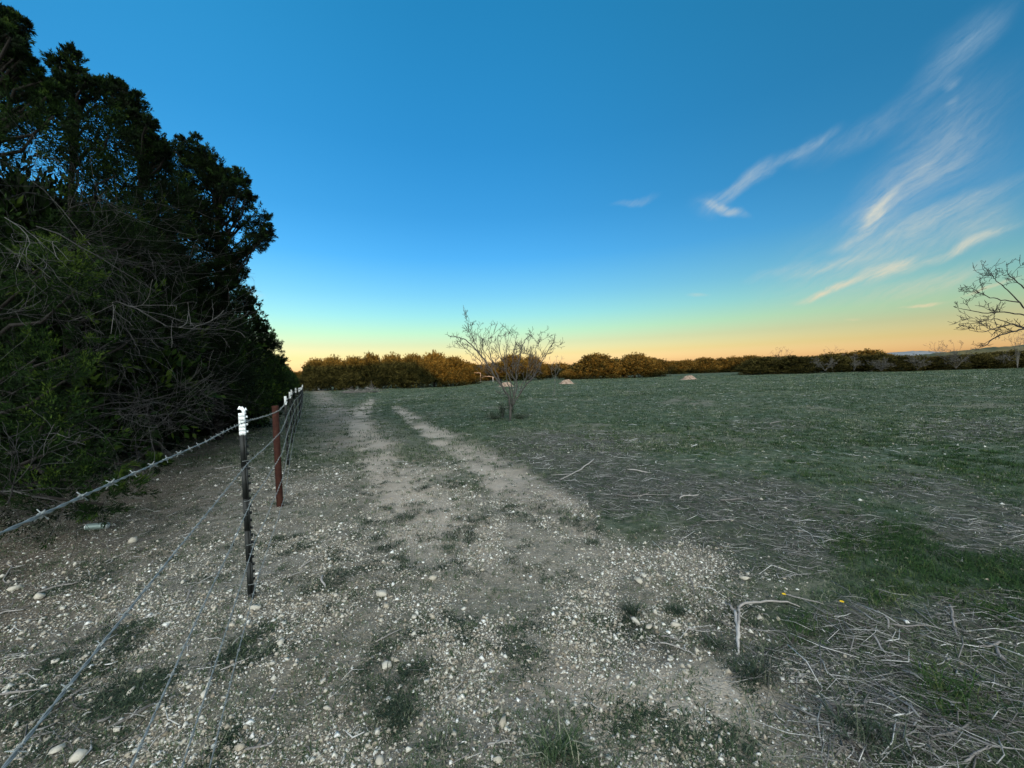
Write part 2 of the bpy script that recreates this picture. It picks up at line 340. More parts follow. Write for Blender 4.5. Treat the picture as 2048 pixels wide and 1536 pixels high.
# ground: albedo from the painted attributes (what lies there) plus fine grain
def ground_mat():
    m = bpy.data.materials.new('ground_soil'); m.use_nodes = True
    N = m.node_tree.nodes; K = m.node_tree.links; b = N['Principled BSDF']
    b.inputs['Roughness'].default_value = .95; b.inputs['Specular IOR Level'].default_value = .1
    geo = N.new('ShaderNodeNewGeometry')
    def tex(kind, scale, detail=6, rough=.6):
        t = N.new('ShaderNodeTexNoise' if kind == 'n' else 'ShaderNodeTexVoronoi'); t.inputs['Scale'].default_value = scale
        if kind == 'n': t.inputs['Detail'].default_value = detail; t.inputs['Roughness'].default_value = rough
        K.new(geo.outputs['Position'], t.inputs['Vector']); return t
    def attr(n_): a = N.new('ShaderNodeAttribute'); a.attribute_name = n_; return a.outputs['Fac']
    def mix(f, a, c_, bl='MIX'):
        n = N.new('ShaderNodeMix'); n.data_type = 'RGBA'; n.blend_type = bl
        if isinstance(f, (int, float)): n.inputs[0].default_value = f
        else: K.new(f, n.inputs[0])
        for i, v in ((6, a), (7, c_)):
            if isinstance(v, tuple): n.inputs[i].default_value = (*v, 1)
            else: K.new(v, n.inputs[i])
        return n.outputs[2]
    def rng(v, a, c_, lo=0., hi=1.):
        r = N.new('ShaderNodeMapRange'); K.new(v, r.inputs[0]); r.inputs[1].default_value = a; r.inputs[2].default_value = c_; r.inputs[3].default_value = lo; r.inputs[4].default_value = hi; return r.outputs[0]
    def ma(op, a, c_):
        n = N.new('ShaderNodeMath'); n.operation = op; n.use_clamp = True
        for i, v in enumerate((a, c_)):
            if isinstance(v, (int, float)): n.inputs[i].default_value = v
            else: K.new(v, n.inputs[i])
        return n.outputs[0]
    nf = tex('n', 55, 8, .7); nm = tex('n', 9, 6, .65); nl = tex('n', 1.3, 5, .6); ng = tex('n', 2.7, 8, .75)
    dirt = mix(rng(nm.outputs[0], .35, .65), (.19, .165, .135), (.36, .315, .265))
    dirt = mix(rng(nl.outputs[0], .45, .7), dirt, (.31, .245, .195))
    sand = mix(rng(nf.outputs[0], .35, .65), (.43, .35, .275), (.60, .51, .42))
    c = mix(attr('bare'), mix(rng(nm.outputs[0], .4, .6), (.07, .07, .045), (.15, .135, .095)), mix(attr('sand'), dirt, sand))
    grs = mix(rng(ng.outputs[0], .40, .62), (.036, .062, .036), (.095, .13, .082))
    grs = mix(rng(nm.outputs[0], .52, .72), grs, (.20, .205, .16))
    c = mix(ma('MULTIPLY', attr('grass'), rng(nm.outputs[0], .25, .5, .5, 1.)), c, grs)
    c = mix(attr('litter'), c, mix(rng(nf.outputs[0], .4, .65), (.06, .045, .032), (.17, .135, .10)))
    c = mix(ma('MULTIPLY', attr('wood'), .7), c, mix(rng(nf.outputs[0], .4, .6), (.03, .033, .028), (.11, .108, .095)))
    # small pale grit
    vo = tex('v', 75); vo2 = tex('v', 32)
    g1 = ma('MULTIPLY', rng(vo.outputs['Distance'], .18, .34, 1, 0), attr('gravel'))
    g2 = ma('MULTIPLY', rng(vo2.outputs['Distance'], .14, .26, 1, 0), attr('gravel'))
    sepc = N.new('ShaderNodeSeparateColor'); K.new(vo.outputs['Color'], sepc.inputs[0])
    sepd = N.new('ShaderNodeSeparateColor'); K.new(vo2.outputs['Color'], sepd.inputs[0])
    g1 = ma('MULTIPLY', g1, rng(sepc.outputs[0], .2, .5)); g2 = ma('MULTIPLY', g2, rng(sepd.outputs[0], .4, .6))
    pale = mix(sepc.outputs[1], (.30, .28, .24), (.68, .65, .59))
    c = mix(ma('MAXIMUM', g1, g2), c, pale)
    nx = tex('n', 170, 4, .8)
    c = mix(rng(nx.outputs[0], .5, .3, 0, .45), c, mix(1.0, c, (.45, .45, .45), 'MULTIPLY'))
    far = attr('far'); c = mix(far, c, (.05, .06, .028))
    K.new(c, b.inputs['Base Color'])
    hsum = ma('ADD', ma('MULTIPLY', nf.outputs[0], .5), ma('MULTIPLY', ma('MAXIMUM', g1, g2), .5))
    bp = N.new('ShaderNodeBump'); bp.inputs['Strength'].default_value = 1.0; bp.inputs['Distance'].default_value = .018
    K.new(hsum, bp.inputs['Height']); 
    bp2 = N.new('ShaderNodeBump'); bp2.inputs['Strength'].default_value = .7; bp2.inputs['Distance'].default_value = .05
    K.new(nm.outputs[0], bp2.inputs['Height']); K.new(bp.outputs[0], bp2.inputs['Normal']); K.new(bp2.outputs[0], b.inputs['Normal'])
    return m
M['ground'] = ground_mat()

# ------------------------------------------------------------------ ground and track
def build_ground():
    # front sector fine, back sector coarse: one polar sheet round the camera
    ang = np.concatenate([np.linspace(-66, 66, 460), np.linspace(70, 290, 45)])
    rr = np.concatenate([[0.0], np.geomspace(.5, 70, 430), np.geomspace(75, 9000, 40)])
    A, R_ = np.meshgrid(np.radians(ang), rr)
    X = np.sin(A) * R_; Y = np.cos(A) * R_
    Z = height(X, Y)
    mk = masks(X, Y)
    Z = Z - .035 * mk['rut'] * (1 - smooth(15, 40, R_)) + .02 * mk['grass'] * (vnoise(X * 7, Y * 7, 4) - .3) * (R_ < 30)
    na, nr = len(ang), len(rr)
    V = np.stack([X, Y, Z], -1).reshape(-1, 3)
    i = np.arange(nr - 1)[:, None] * na; j = np.arange(na)[None]; j2 = (j + 1) % na
    q = np.stack([i + j, i + na + j, i + na + j2, i + j2], -1).reshape(-1, 4)
    cut = mk['rut'].ravel()[q].mean(1) > .5
    far = smooth(85, 130, R_)
    for name, sel in (('ground', ~cut), ('dirt_track', cut)):
        f = q[sel]; used, inv = np.unique(f, return_inverse=True)
        me = bpy.data.meshes.new(name)
        me.vertices.add(len(used)); me.vertices.foreach_set('co', V[used].astype(np.float32).ravel())
        me.loops.add(f.size); me.polygons.add(len(f)); me.loops.foreach_set('vertex_index', inv.astype(np.int32).ravel())
        me.polygons.foreach_set('loop_start', (np.arange(len(f)) * 4).astype(np.int32)); me.polygons.foreach_set('use_smooth', np.ones(len(f), bool))
        me.update(calc_edges=True)
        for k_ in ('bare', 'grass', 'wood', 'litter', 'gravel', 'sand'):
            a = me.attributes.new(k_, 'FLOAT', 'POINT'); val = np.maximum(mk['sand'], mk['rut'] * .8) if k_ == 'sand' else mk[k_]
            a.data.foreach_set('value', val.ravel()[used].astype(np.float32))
        a = me.attributes.new('far', 'FLOAT', 'POINT'); a.data.foreach_set('value', far.ravel()[used].astype(np.float32))
        me.materials.append(M['ground'])
        o = bpy.data.objects.new(name, me); COL.objects.link(o); o['kind'] = 'structure'
build_ground()
def zg(x, y):
    mk = masks(np.asarray(x, float), np.asarray(y, float)); R_ = np.hypot(x, y)
    return height(x, y) - .035 * mk['rut'] * (1 - smooth(15, 40, R_)) + .02 * mk['grass'] * (vnoise(np.asarray(x) * 7, np.asarray(y) * 7, 4) - .3) * (R_ < 30)
def gp(px, py):
    p = gpt(px, py); p[2] = float(zg(p[0], p[1])); return p

# distant relief
def ridge(name, pts, y, depth, m, base=-2, bump=0, seed=0):
    """pts: (px, py of crest); a real hill of given depth behind that line"""
    g = MB(); n = 160; xs = np.linspace(pts[0][0], pts[-1][0], n)
    ys = np.interp(xs, [p[0] for p in pts], [p[1] for p in pts])
    C = np.array([at(a, b, y) for a, b in zip(xs, ys)])
    rows = []
    prof = np.linspace(-1, 1, 25)
    for t in prof:
        h = base + (C[:, 2] - base) * np.cos(t * math.pi / 2) ** 1.2
        h = h + bump * (vnoise(C[:, 0] / (bump * 2 + 1), np.full(n, t * depth / (bump * 2 + 1)), seed) - .5) * (abs(t) < .98)
        rows.append(np.stack([C[:, 0] * (1 + t * depth / y * .5), C[:, 1] + t * depth, h], -1))
    V = np.array(rows).reshape(-1, 3)
    i = np.arange(len(prof) - 1)[:, None] * n; j = np.arange(n - 1)[None]
    g.add(V, None, np.stack([i + j, i + j + 1, i + n + j + 1, i + n + j], -1).reshape(-1, 4), .5)
    o = g.obj(name, m, None, True); o['kind'] = 'structure'; return o
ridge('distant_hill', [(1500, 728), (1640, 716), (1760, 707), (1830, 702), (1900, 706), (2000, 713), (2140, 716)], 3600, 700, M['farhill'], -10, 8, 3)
ridge('wooded_ridge', [(1800, 722), (1860, 708), (1920, 702), (1980, 695), (2048, 690), (2160, 684), (2400, 672), (2700, 680)], 260, 60, M['hill'], -2, 1.2, 5)

# unseen rise added behind the camera, shaped to block the low sun in lanes
def sun_block_rise():
    g = MB()
    X = np.linspace(-260, 300, 141); yb = -62
    # height of the shade it throws, per lane, at 62 m in front
    us = [-260, -40, -27, -3.4, -2.9, 5, 8, 17, 20, 34, 41, 46, 60, 80, 140, 300]
    hs = [3.8, 3.4, 3.2, 3.5, .5, .4, 1.9, 2.0, 1.0, .8, 2.4, 3.4, 3.1, 3.0, 3.6, 5]
    d = np.array((-sd.x, -sd.y)); k_ = d[0] / d[1]; tn = math.tan(rad(SUN_EL)) / math.cos(math.atan(k_))
    rows = []
    for t in np.linspace(-1, 1, 17):
        H = np.interp(X - k_ * (yb), us, hs) + (62 - yb) * tn
        H = H + (vnoise(X * .5, X * 0 + 3, 2) - .5) * .7
        rows.append(np.stack([X, X * 0 + yb - t * (20 if t > 0 else 26), (H + 1) * np.cos(t * math.pi / 2) ** .8 - 1], -1))
    V = np.array(rows).reshape(-1, 3); n = len(X)
    i = np.arange(16)[:, None] * n; j = np.arange(n - 1)[None]
    g.add(V, None, np.stack([i + j, i + j + 1, i + n + j + 1, i + n + j], -1).reshape(-1, 4), .5)
    o = g.obj('hill', M['hill'], None, True); o['kind'] = 'structure'  # out-of-view hill, added to shade the field
sun_block_rise()

# ------------------------------------------------------------------ foliage tools
def unit(n):
    v = RNG.normal(size=(n, 3)); return v / np.linalg.norm(v, axis=1, keepdims=True)
def leaflets(g, P, D, ln, wd, tone):
    """thin pointed scale sprays: kite shaped, one per point"""
    n = len(P); D = D / (np.linalg.norm(D, axis=1, keepdims=True) + 1e-9)
    S = np.cross(D, unit(n)); S /= np.linalg.norm(S, axis=1, keepdims=True) + 1e-9
    ln = np.broadcast_to(ln, (n,))[:, None]; wd = np.broadcast_to(wd, (n,))[:, None]
    V = np.stack([P, P + D * ln * .45 + S * wd * .5, P + D * ln, P + D * ln * .45 - S * wd * .5], 1).reshape(-1, 3)
    g.add(V, None, np.arange(n * 4).reshape(-1, 4), np.repeat(tone, 4))
def lobe_foliage(g, c, r, dens, ln, wd, tone0=.45, clump=.16, squash=.9, per=26, shell=.5, tv=.16):
    """clumps scattered through a lobe, each a fan of sprays pointing out and up"""
    c = np.asarray(c); n = max(16, int(dens * 3.6 * r * r)); wd = wd * 1.25; clump = min(clump, r * .55)
    u = unit(n); rr = r * (shell + (1 - shell) * RNG.random(n) ** .6)
    cc = c + u * rr[:, None] * np.array((1, 1, squash))
    out = u * .8 + np.array((0, 0, .45)) + RNG.normal(size=(n, 3)) * .35
    out /= np.linalg.norm(out, axis=1, keepdims=True)
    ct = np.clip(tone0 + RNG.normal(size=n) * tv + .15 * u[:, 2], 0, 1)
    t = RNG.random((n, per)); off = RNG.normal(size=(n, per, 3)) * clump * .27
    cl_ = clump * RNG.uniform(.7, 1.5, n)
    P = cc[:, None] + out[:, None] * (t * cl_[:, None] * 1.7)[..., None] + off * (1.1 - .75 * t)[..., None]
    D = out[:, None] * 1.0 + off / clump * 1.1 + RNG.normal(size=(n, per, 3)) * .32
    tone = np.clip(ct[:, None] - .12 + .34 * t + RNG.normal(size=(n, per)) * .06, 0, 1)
    k_ = n * per
    leaflets(g, P.reshape(-1, 3), D.reshape(-1, 3), ln * RNG.uniform(.6, 1.3, k_), wd * RNG.uniform(.6, 1.3, k_), tone.ravel())

def curve_pts(a, b, n=6, sag=0., wob=.05):
    a = np.asarray(a, float); b = np.asarray(b, float); t = np.linspace(0, 1, n)[:, None]
    L_ = np.linalg.norm(b - a)
    p = a + (b - a) * t + np.array((0, 0, sag)) * np.sin(t * math.pi) * L_
    w = RNG.normal(size=(n, 3)) * wob * L_; w[0] = 0
    return p + w * np.sin(t * math.pi * .9)
def grow(g, p, d, ln, r, lev, sides=4, seg=4, wob=.35, kids=3, spread=.75, up=.1, tone=.5, minr=.0025, taper=.45, ratio=.62):
    P = [np.asarray(p, float)]; d = np.asarray(d, float) / np.linalg.norm(d)
    R_ = [r]
    for k_ in range(seg):
        d = d + RNG.normal(size=3) * wob * .5 + np.array((0, 0, up)); d /= np.linalg.norm(d)
        P.append(P[-1] + d * ln / seg); R_.append(max(minr, r * (1 - (1 - taper) * (k_ + 1) / seg)))
    g.tube(P, R_, sides if r > .006 else 3, np.clip(tone + RNG.normal() * .12, 0, 1), cap=False)
    if lev <= 0: return
    for k_ in range(kids):
        i = RNG.integers(1, seg + 1); b = P[i]
        s = RNG.normal(size=3); s -= s.dot(d) * d; s /= np.linalg.norm(s)
        nd = d * (1 - spread * .5) + s * spread
        grow(g, b, nd, ln * ratio * RNG.uniform(.7, 1.2), max(minr, R_[i] * .65), lev - 1, sides, seg, wob, kids, spread, up, tone, minr, taper, ratio)

SIL = ([-400, 0, 100, 280, 330, 480, 520, 545], [0, 60, 200, 290, 330, 400, 480, 690])
# ------------------------------------------------------------------ the near junipers along the fence
def px_lobe(px, py, y, rpx):
    return at(px, py, y), rpx / F * y
OUTLINE = [(4, 5), (55, 36), (47, 77), (55, 102), (78, 124), (95, 157), (113, 179), (126, 160), (126, 128), (140, 86), (166, 117), (170, 146), (182, 153), (211, 157), (233, 157), (255, 168), (261, 190), (286, 188), (279, 219),
    (313, 241), (284, 252), (303, 262), (328, 281), (335, 303), (361, 272), (397, 281), (412, 303), (427, 321), (447, 328), (467, 350), (481, 337), (505, 365), (503, 386), (521, 405), (543, 425), (540, 463), (503, 492), (470, 503),
    (489, 521), (492, 543), (474, 560), (478, 573), (510, 598), (525, 646), (540, 668), (561, 704)]
def accents(x0, x1, y, r, y0=0, y1=9999):
    out = []
    for (a, b), (c, d) in zip(OUTLINE[:-1], OUTLINE[1:]):
        n = max(1, int(math.hypot(c - a, d - b) / 11))
        for k_ in range(n):
            u = k_ / n; X = a + (c - a) * u; Y = b + (d - b) * u
            if x0 <= X < x1 and y0 <= Y < y1:
                if RNG.random() < .42: continue
                q = r * RNG.uniform(.55, 1.35)
                for m_ in (0, 1): out.append((X - (.8 + 1.7 * m_) * q, Y + (1.1 + 1.8 * m_) * q, q * (1 + .8 * m_), 0., RNG.normal() * .25))
    return lobes_px(y, out)
def near_juniper(base, lobes, label, dead=(), ln=.075, wd=.017, dens=95, per=26, tone0=.42, clump=.15, extra=(), height_=None, group='juniper trees in the row behind the fence'):
    b = np.array((base[0], base[1], float(height(base[0], base[1]))))
    t = thing('juniper_tree', b, label, 'tree', group)
    top = max(c[2] + r * .3 for c, r, _ in lobes) - b[2]
    g = MB()
    mid = np.mean([c for c, r, _ in lobes], 0) - b
    tp = [np.array((0, 0, -.15)), np.array((.05, .03, top * .15)), np.array((mid[0] * .25, mid[1] * .25, top * .35)), np.array((mid[0] * .5, mid[1] * .5, top * .6)), np.array((mid[0] * .8, mid[1] * .8, top * .92))]
    g.tube(tp, [.11, .085, .065, .045, .015], 9, .5)
    for c, r, _ in lobes:
        q = c - b; h = np.clip(q[2] - .35 * np.hypot(q[0], q[1]), .3, top * .9)
        s = np.array((np.interp(h, [0, top], [0, mid[0] * .8]), np.interp(h, [0, top], [0, mid[1] * .8]), h))
        g.tube(curve_pts(s, q, 5, wob=.04), [.035, .03, .024, .017, .01], 5, .5)
    g.obj('trunk', M['bark'], t, True)
    g = MB()
    for c, r, tn in lobes:
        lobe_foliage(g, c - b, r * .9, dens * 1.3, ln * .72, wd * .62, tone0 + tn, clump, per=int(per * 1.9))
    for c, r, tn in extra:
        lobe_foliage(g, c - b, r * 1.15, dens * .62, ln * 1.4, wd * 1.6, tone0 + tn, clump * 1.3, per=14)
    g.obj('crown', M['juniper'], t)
    if dead:
        for (p, d, n, L_) in dead:
            g = MB()
            for _ in range(int(n * .7)):
                st = p - b + RNG.normal(size=3) * L_ * .3
                dd = np.asarray(d, float) + RNG.normal(size=3) * .45
                gt = MB()
                grow(gt, st, dd, L_ * RNG.uniform(.8, 1.6), RNG.uniform(.0035, .0085), 2, 4, 6, .30, 5, .66, .01, tone=RNG.uniform(.15, .8) ** 1.5, minr=.0018)
                V = np.vstack(gt.v) + b; qx, qy = to_px(V[:, 0], V[:, 1], V[:, 2])
                if (qy < np.interp(qx, *SIL) + 12).any() or qx.max() > 545: continue      # stays within the wood's outline
                for v_, f_, t_ in zip(gt.v, gt.f4, gt.t): g.add(v_, None, f_ - f_.min(), t_)
            if g.v: g.obj('dead_branch', M['deadj'], t)
    return t
def PL(y, L_):
    return [(*px_lobe(a, b, y + c[1] if len(c) > 1 else y, r), c[0]) for a, b, r, *c in [(q[0], q[1], q[2], *( (q[3:],) if len(q) > 3 else ((0.,),) )) for q in L_]]
def lobes_px(y, L_):
    out = []
    for q in L_:
        a, b, r = q[:3]; tn = q[3] if len(q) > 3 else 0.; dy = q[4] if len(q) > 4 else 0.
        c, rr = px_lobe(a, b, y + dy, r)
        rr /= .35 + .65 * math.sqrt(1 + ((a - 1024) ** 2 + (b - 768) ** 2) / F ** 2)      # a ball looks stretched near the picture's edge
        out.append((c, rr, tn))
    return out
GRP = 'juniper trees in the row behind the fence'
# A: nearest, cut by the left edge of the picture
near_juniper((-7.4, 4.9), lobes_px(4.7, [(-70, 50, 90), (5, 80, 45), (-40, 170, 110), (25, 140, 45), (35, 215, 60, .1), (70, 270, 60, .15), (-40, 300, 90), (110, 235, 42), (60, 205, 40),
    (-90, 480, 110), (90, 545, 75, .22, -.4), (150, 580, 55, .25, -.3), (60, 600, 80, .1), (120, 520, 60, .15), (-60, 640, 120), (60, 720, 60, .1, -.5), (140, 760, 55, .15, -.6), (20, 800, 90, .0, -.3),
    (100, 850, 70, .1, -.8), (170, 880, 55, .1, -.8), (60, 930, 80, 0, -.9), (190, 950, 50, .1, -1.), (240, 985, 40, .2, -1.1), (120, 1000, 70, .05, -1.), (20, 1010, 80, -.1, -.9), (200, 1010, 40, .15, -1.2), (310, 925, 16, .2, -.6),
    (-90, 800, 120), (-110, 950, 130, 0, -.5), (180, 690, 35, .1, -.2)]) + accents(-5, 120, 4.8, 13),
    'tallest juniper at the left edge, its green lower sprays hanging over the top wire',
    dead=[(at(0, 350, 5.0), (.9, -.1, .1), 9, 1.1), (at(-40, 420, 4.6), (1, -.2, .0), 8, 1.0), (at(0, 490, 3.9), (1, 0, -.2), 3, .6), (at(-10, 690, 3.9), (1, 0, -.3), 4, .6), (at(40, 960, 3.3), (1, 0, .1), 3, .5), (at(90, 880, 3.8), (1, -.2, -.25), 3, .8), (at(100, 760, 4.6), (1, 0, .1), 5, .9)],
    ln=.06, wd=.013, dens=150, per=30, clump=.12, tone0=.44)
# B: with the thin spire
near_juniper((-7.3, 6.3), lobes_px(6.0, [(147, 108, 12), (145, 128, 18), (150, 150, 22), (148, 178, 28), (160, 205, 38), (120, 225, 40), (195, 205, 30), (205, 178, 18), (175, 250, 60), (110, 290, 60, .1), (215, 270, 50, .05),
    (160, 340, 60, .15), (225, 350, 50, .15), (190, 400, 50, .2), (215, 450, 55, .1), (150, 480, 55, .1), (260, 480, 45), (190, 560, 60), (240, 600, 55, .0), (150, 640, 60, .05), (260, 680, 50), (110, 700, 60, 0, 1), (200, 760, 60, -.1, .5)]) + accents(120, 232, 6.0, 11),
    'juniper with a thin spire, second tree in from the left edge', extra=lobes_px(7.4, [(150, 285, 42, -.3), (205, 330, 50, -.3), (240, 420, 60, -.3), (180, 470, 60, -.3), (262, 330, 45, -.3), (215, 255, 34, -.3), (60, 250, 60, -.3), (20, 180, 60, -.3), (120, 650, 110, -.3), (200, 560, 100, -.3), (120, 520, 80, -.3), (60, 700, 110, -.3), (230, 700, 100, -.3)]),
    dead=[(at(170, 520, 5.6), (.9, -.1, .1), 6, 1.0), (at(190, 650, 5.6), (1, -.2, .1), 7, 1.0), (at(120, 390, 5.8), (.9, -.1, .2), 6, .9), (at(200, 830, 5.5), (1, -.1, .0), 8, 1.0)], ln=.07, wd=.016, dens=120, per=28, clump=.13, tone0=.38)
# C
near_juniper((-7.4, 7.8), lobes_px(7.4, [(235, 175, 14), (240, 200, 22), (265, 215, 20), (275, 200, 12), (255, 240, 34), (285, 243, 10), (300, 240, 8), (250, 290, 50), (290, 300, 38), (310, 285, 20), (325, 300, 18), (310, 345, 42, .05), (270, 370, 50, .1), (330, 400, 48),
    (300, 450, 50, .1), (340, 470, 40, .05), (350, 520, 40), (300, 540, 50, .05), (330, 590, 48), (280, 640, 50), (340, 660, 40), (310, 720, 50, -.1), (270, 780, 50, -.1)]) + accents(232, 350, 7.4, 10),
    'juniper with a blunt shaggy top between the spire tree and the open-crowned tree', extra=lobes_px(9, [(285, 355, 50, -.3), (325, 430, 60, -.3), (270, 470, 60, -.3), (360, 500, 45, -.3), (300, 300, 30, -.3), (300, 650, 90, -.3), (280, 520, 80, -.3), (300, 780, 80, -.3), (360, 720, 70, -.3)]),
    dead=[(at(250, 500, 6.8), (1, -.1, .2), 6, 1.2), (at(280, 700, 6.8), (1, -.1, .1), 10, 1.2), (at(260, 800, 6.7), (1, -.1, .0), 10, 1.2)], ln=.08, wd=.018, dens=110, per=26, clump=.15, tone0=.34)
# D: open crown against the sky
near_juniper((-7.9, 10.3), lobes_px(9.2, [(450, 690, 34), (470, 750, 36), (440, 800, 30), (500, 790, 22), (525, 815, 12), (400, 760, 50), (480, 660, 20), (372, 282, 9), (390, 278, 10), (385, 300, 18), (410, 310, 18), (360, 320, 24), (395, 340, 28), (435, 332, 18), (345, 370, 34), (425, 365, 24), (455, 362, 18), (482, 352, 12), (487, 380, 15), (465, 395, 18),
    (500, 400, 13), (515, 425, 15), (530, 440, 11), (537, 462, 9), (510, 460, 18), (490, 440, 16), (520, 482, 12), (495, 495, 15), (460, 500, 18), (440, 470, 16), (430, 430, 16), (475, 530, 16), (482, 552, 10), (440, 540, 20), (405, 520, 28), (380, 460, 30), (360, 430, 34),
    (400, 420, 26), (415, 470, 24), (450, 545, 22), (430, 500, 18), (480, 445, 14), (370, 400, 26), (455, 430, 16), (365, 560, 36), (410, 580, 30), (455, 585, 22), (440, 620, 30), (390, 630, 36), (350, 700, 50), (400, 700, 40)]) + accents(350, 560, 9.2, 9, 0, 566),
    'open-crowned juniper whose right side spreads thinly against the sky', extra=lobes_px(10.6, [(395, 400, 34, -.3), (360, 440, 42, -.3), (430, 400, 24, -.3), (400, 510, 48, -.3), (470, 400, 18, -.3), (445, 470, 18, -.3), (390, 650, 70, -.3), (420, 740, 70, -.3), (350, 560, 50, -.3)]),
    dead=[(at(370, 600, 8.4), (1, -.1, .2), 10, 1.3), (at(380, 690, 8.3), (1, -.1, .0), 12, 1.3), (at(350, 790, 8.0), (1, -.1, .0), 14, 1.3), (at(300, 830, 7.0), (1, -.1, .1), 8, 1.2), (at(410, 480, 9.2), (1, 0, .3), 4, .9)], ln=.085, wd=.020, dens=210, per=24, clump=.15, tone0=.30)
# E, F, G: the shorter ones further along
near_juniper((-9.2, 13.2), lobes_px(12.6, [(485, 600, 16), (500, 585, 9), (505, 612, 13), (470, 630, 24), (515, 632, 12), (500, 650, 22), (527, 655, 11), (450, 650, 26), (480, 690, 30), (530, 685, 16), (510, 710, 26), (440, 700, 34), (470, 750, 34), (515, 755, 26), (430, 770, 34), (490, 790, 26)]) + accents(470, 548, 12.6, 7, 566, 700),
    'low dark juniper just right of the open-crowned tree', dead=[(at(440, 660, 11), (1, -.2, .0), 8, 1.2), (at(440, 760, 10.6), (1, -.2, .0), 8, 1.2), (at(490, 740, 11.4), (1, -.2, .0), 5, 1.0)], ln=.11, wd=.03, dens=60, per=22, clump=.2, tone0=.36)
near_juniper((-11.6, 17.6), lobes_px(17, [(535, 668, 9), (540, 685, 14), (528, 700, 18), (552, 700, 10), (545, 725, 18), (522, 735, 18), (550, 755, 16), (530, 765, 20), (560, 722, 8)]),
    'rounded juniper at the tail of the near group, level with the seventh post', ln=.14, wd=.04, dens=42, per=20, clump=.24, tone0=.40)

# generic dense juniper: three shapes, shared by the copies
def juniper_proto(seed, H, Wd, leaf, nlobes, dens, m, tone0=.5):
    global RNG
    keep = RNG; RNG = np.random.default_rng(seed)
    g = MB()
    for k_ in range(nlobes):
        a = RNG.random() * 2 * math.pi; h = RNG.random() ** .8
        prof = Wd / 2 * (1 - .75 * abs(h - .35) ** 1.6 / .65 ** 1.6 * (1 if h > .35 else .35))
        r = Wd * RNG.choice((.09, .12, .16, .20)); q = max(prof - r * .6, 0) * math.sqrt(RNG.uniform(.45, 1))
        lobe_foliage(g, (math.cos(a) * q, math.sin(a) * q, r * .5 + h * (H - r * 1.6)), r, dens, leaf, leaf * .36, np.clip(tone0 + RNG.normal() * .15, .1, .9), leaf * 1.5, per=14, shell=.45, tv=.22)
    crown = g.mesh('crown', m)
    g = MB(); g.tube([(0, 0, -.3), (.1, 0, H * .25), (-.1, .1, H * .55), (0, 0, H * .85)], [.16, .13, .09, .03], 7, .4)
    for k_ in range(7):
        a = RNG.random() * 6.28; g.tube(curve_pts((0, 0, H * .1 + .08 * k_ * H), (math.cos(a) * Wd * .33, math.sin(a) * Wd * .33, H * .3 + .09 * k_ * H), 5), [.07, .06, .045, .03, .015], 5, .5)
    trunk = g.mesh('trunk', M['bark'])
    RNG = keep; return crown, trunk
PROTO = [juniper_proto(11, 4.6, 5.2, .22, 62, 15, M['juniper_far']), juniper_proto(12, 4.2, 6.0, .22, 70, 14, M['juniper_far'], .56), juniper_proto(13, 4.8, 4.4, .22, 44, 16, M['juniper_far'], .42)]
DARK = [juniper_proto(21, 5.2, 4.6, .15, 70, 34, M['juniper'], .42), juniper_proto(22, 4.8, 5.0, .15, 76, 32, M['juniper'], .36)]
def put(proto, x, y, sx, sz, label, group, rz=None, name='juniper_tree'):
    t = thing(name, (x, y, float(height(x, y)) - .1), label, 'tree', group, RNG.random() * 6.28 if rz is None else rz)
    t.scale = (sx, sx, sz)
    for nm, me in zip(('crown', 'trunk'), proto):
        o = bpy.data.objects.new(nm, me); COL.objects.link(o); o.parent = t
    return t
# second rank behind the near trees closes the wood, third continues the row along the fence
SECOND = 'junipers of the shaded wood behind the fence row'
for k_, (x, y, sx, sz) in enumerate([(-9.4, 8.6, 1.0, 1.15), (-8.4, 6.6, .9, 1.1), (-10.2, 10.4, .95, 1.15), (-10.6, 12.4, .8, 1.0), (-12.2, 11.6, 1.1, 1.2), (-12.6, 15, .95, .95), (-15, 14, 1.2, 1.3), (-14, 18.5, .9, .85), (-17, 21, 1.1, .95), (-9.3, 11.6, .75, .9)]):
    put(DARK[k_ % 2], x, y, sx, sz, 'dark juniper in the shaded wood, mostly hidden behind the front trees on the left', SECOND)
ords = ['first', 'second', 'third', 'fourth', 'fifth', 'sixth', 'seventh', 'eighth', 'ninth', 'tenth', 'eleventh', 'twelfth', 'thirteenth', 'fourteenth']
for k_, y in enumerate([20.5, 23.5, 27, 31, 35.5, 40.5, 46, 52, 59]):
    topx = np.interp(y, [20, 25, 30, 40, 60], [556, 566, 574, 584, 594]); topy = np.interp(y, [20, 25, 30, 40, 60], [688, 698, 708, 722, 736])
    c = at(topx - 6, topy, y); x = c[0] - 1.3; h = c[2] - float(height(x, y))
    put(DARK[k_ % 2], x, y, h / 5.0 * .95, h / 5.0, 'juniper along the far fence line, %s one beyond the near group of trees' % ords[k_], GRP)

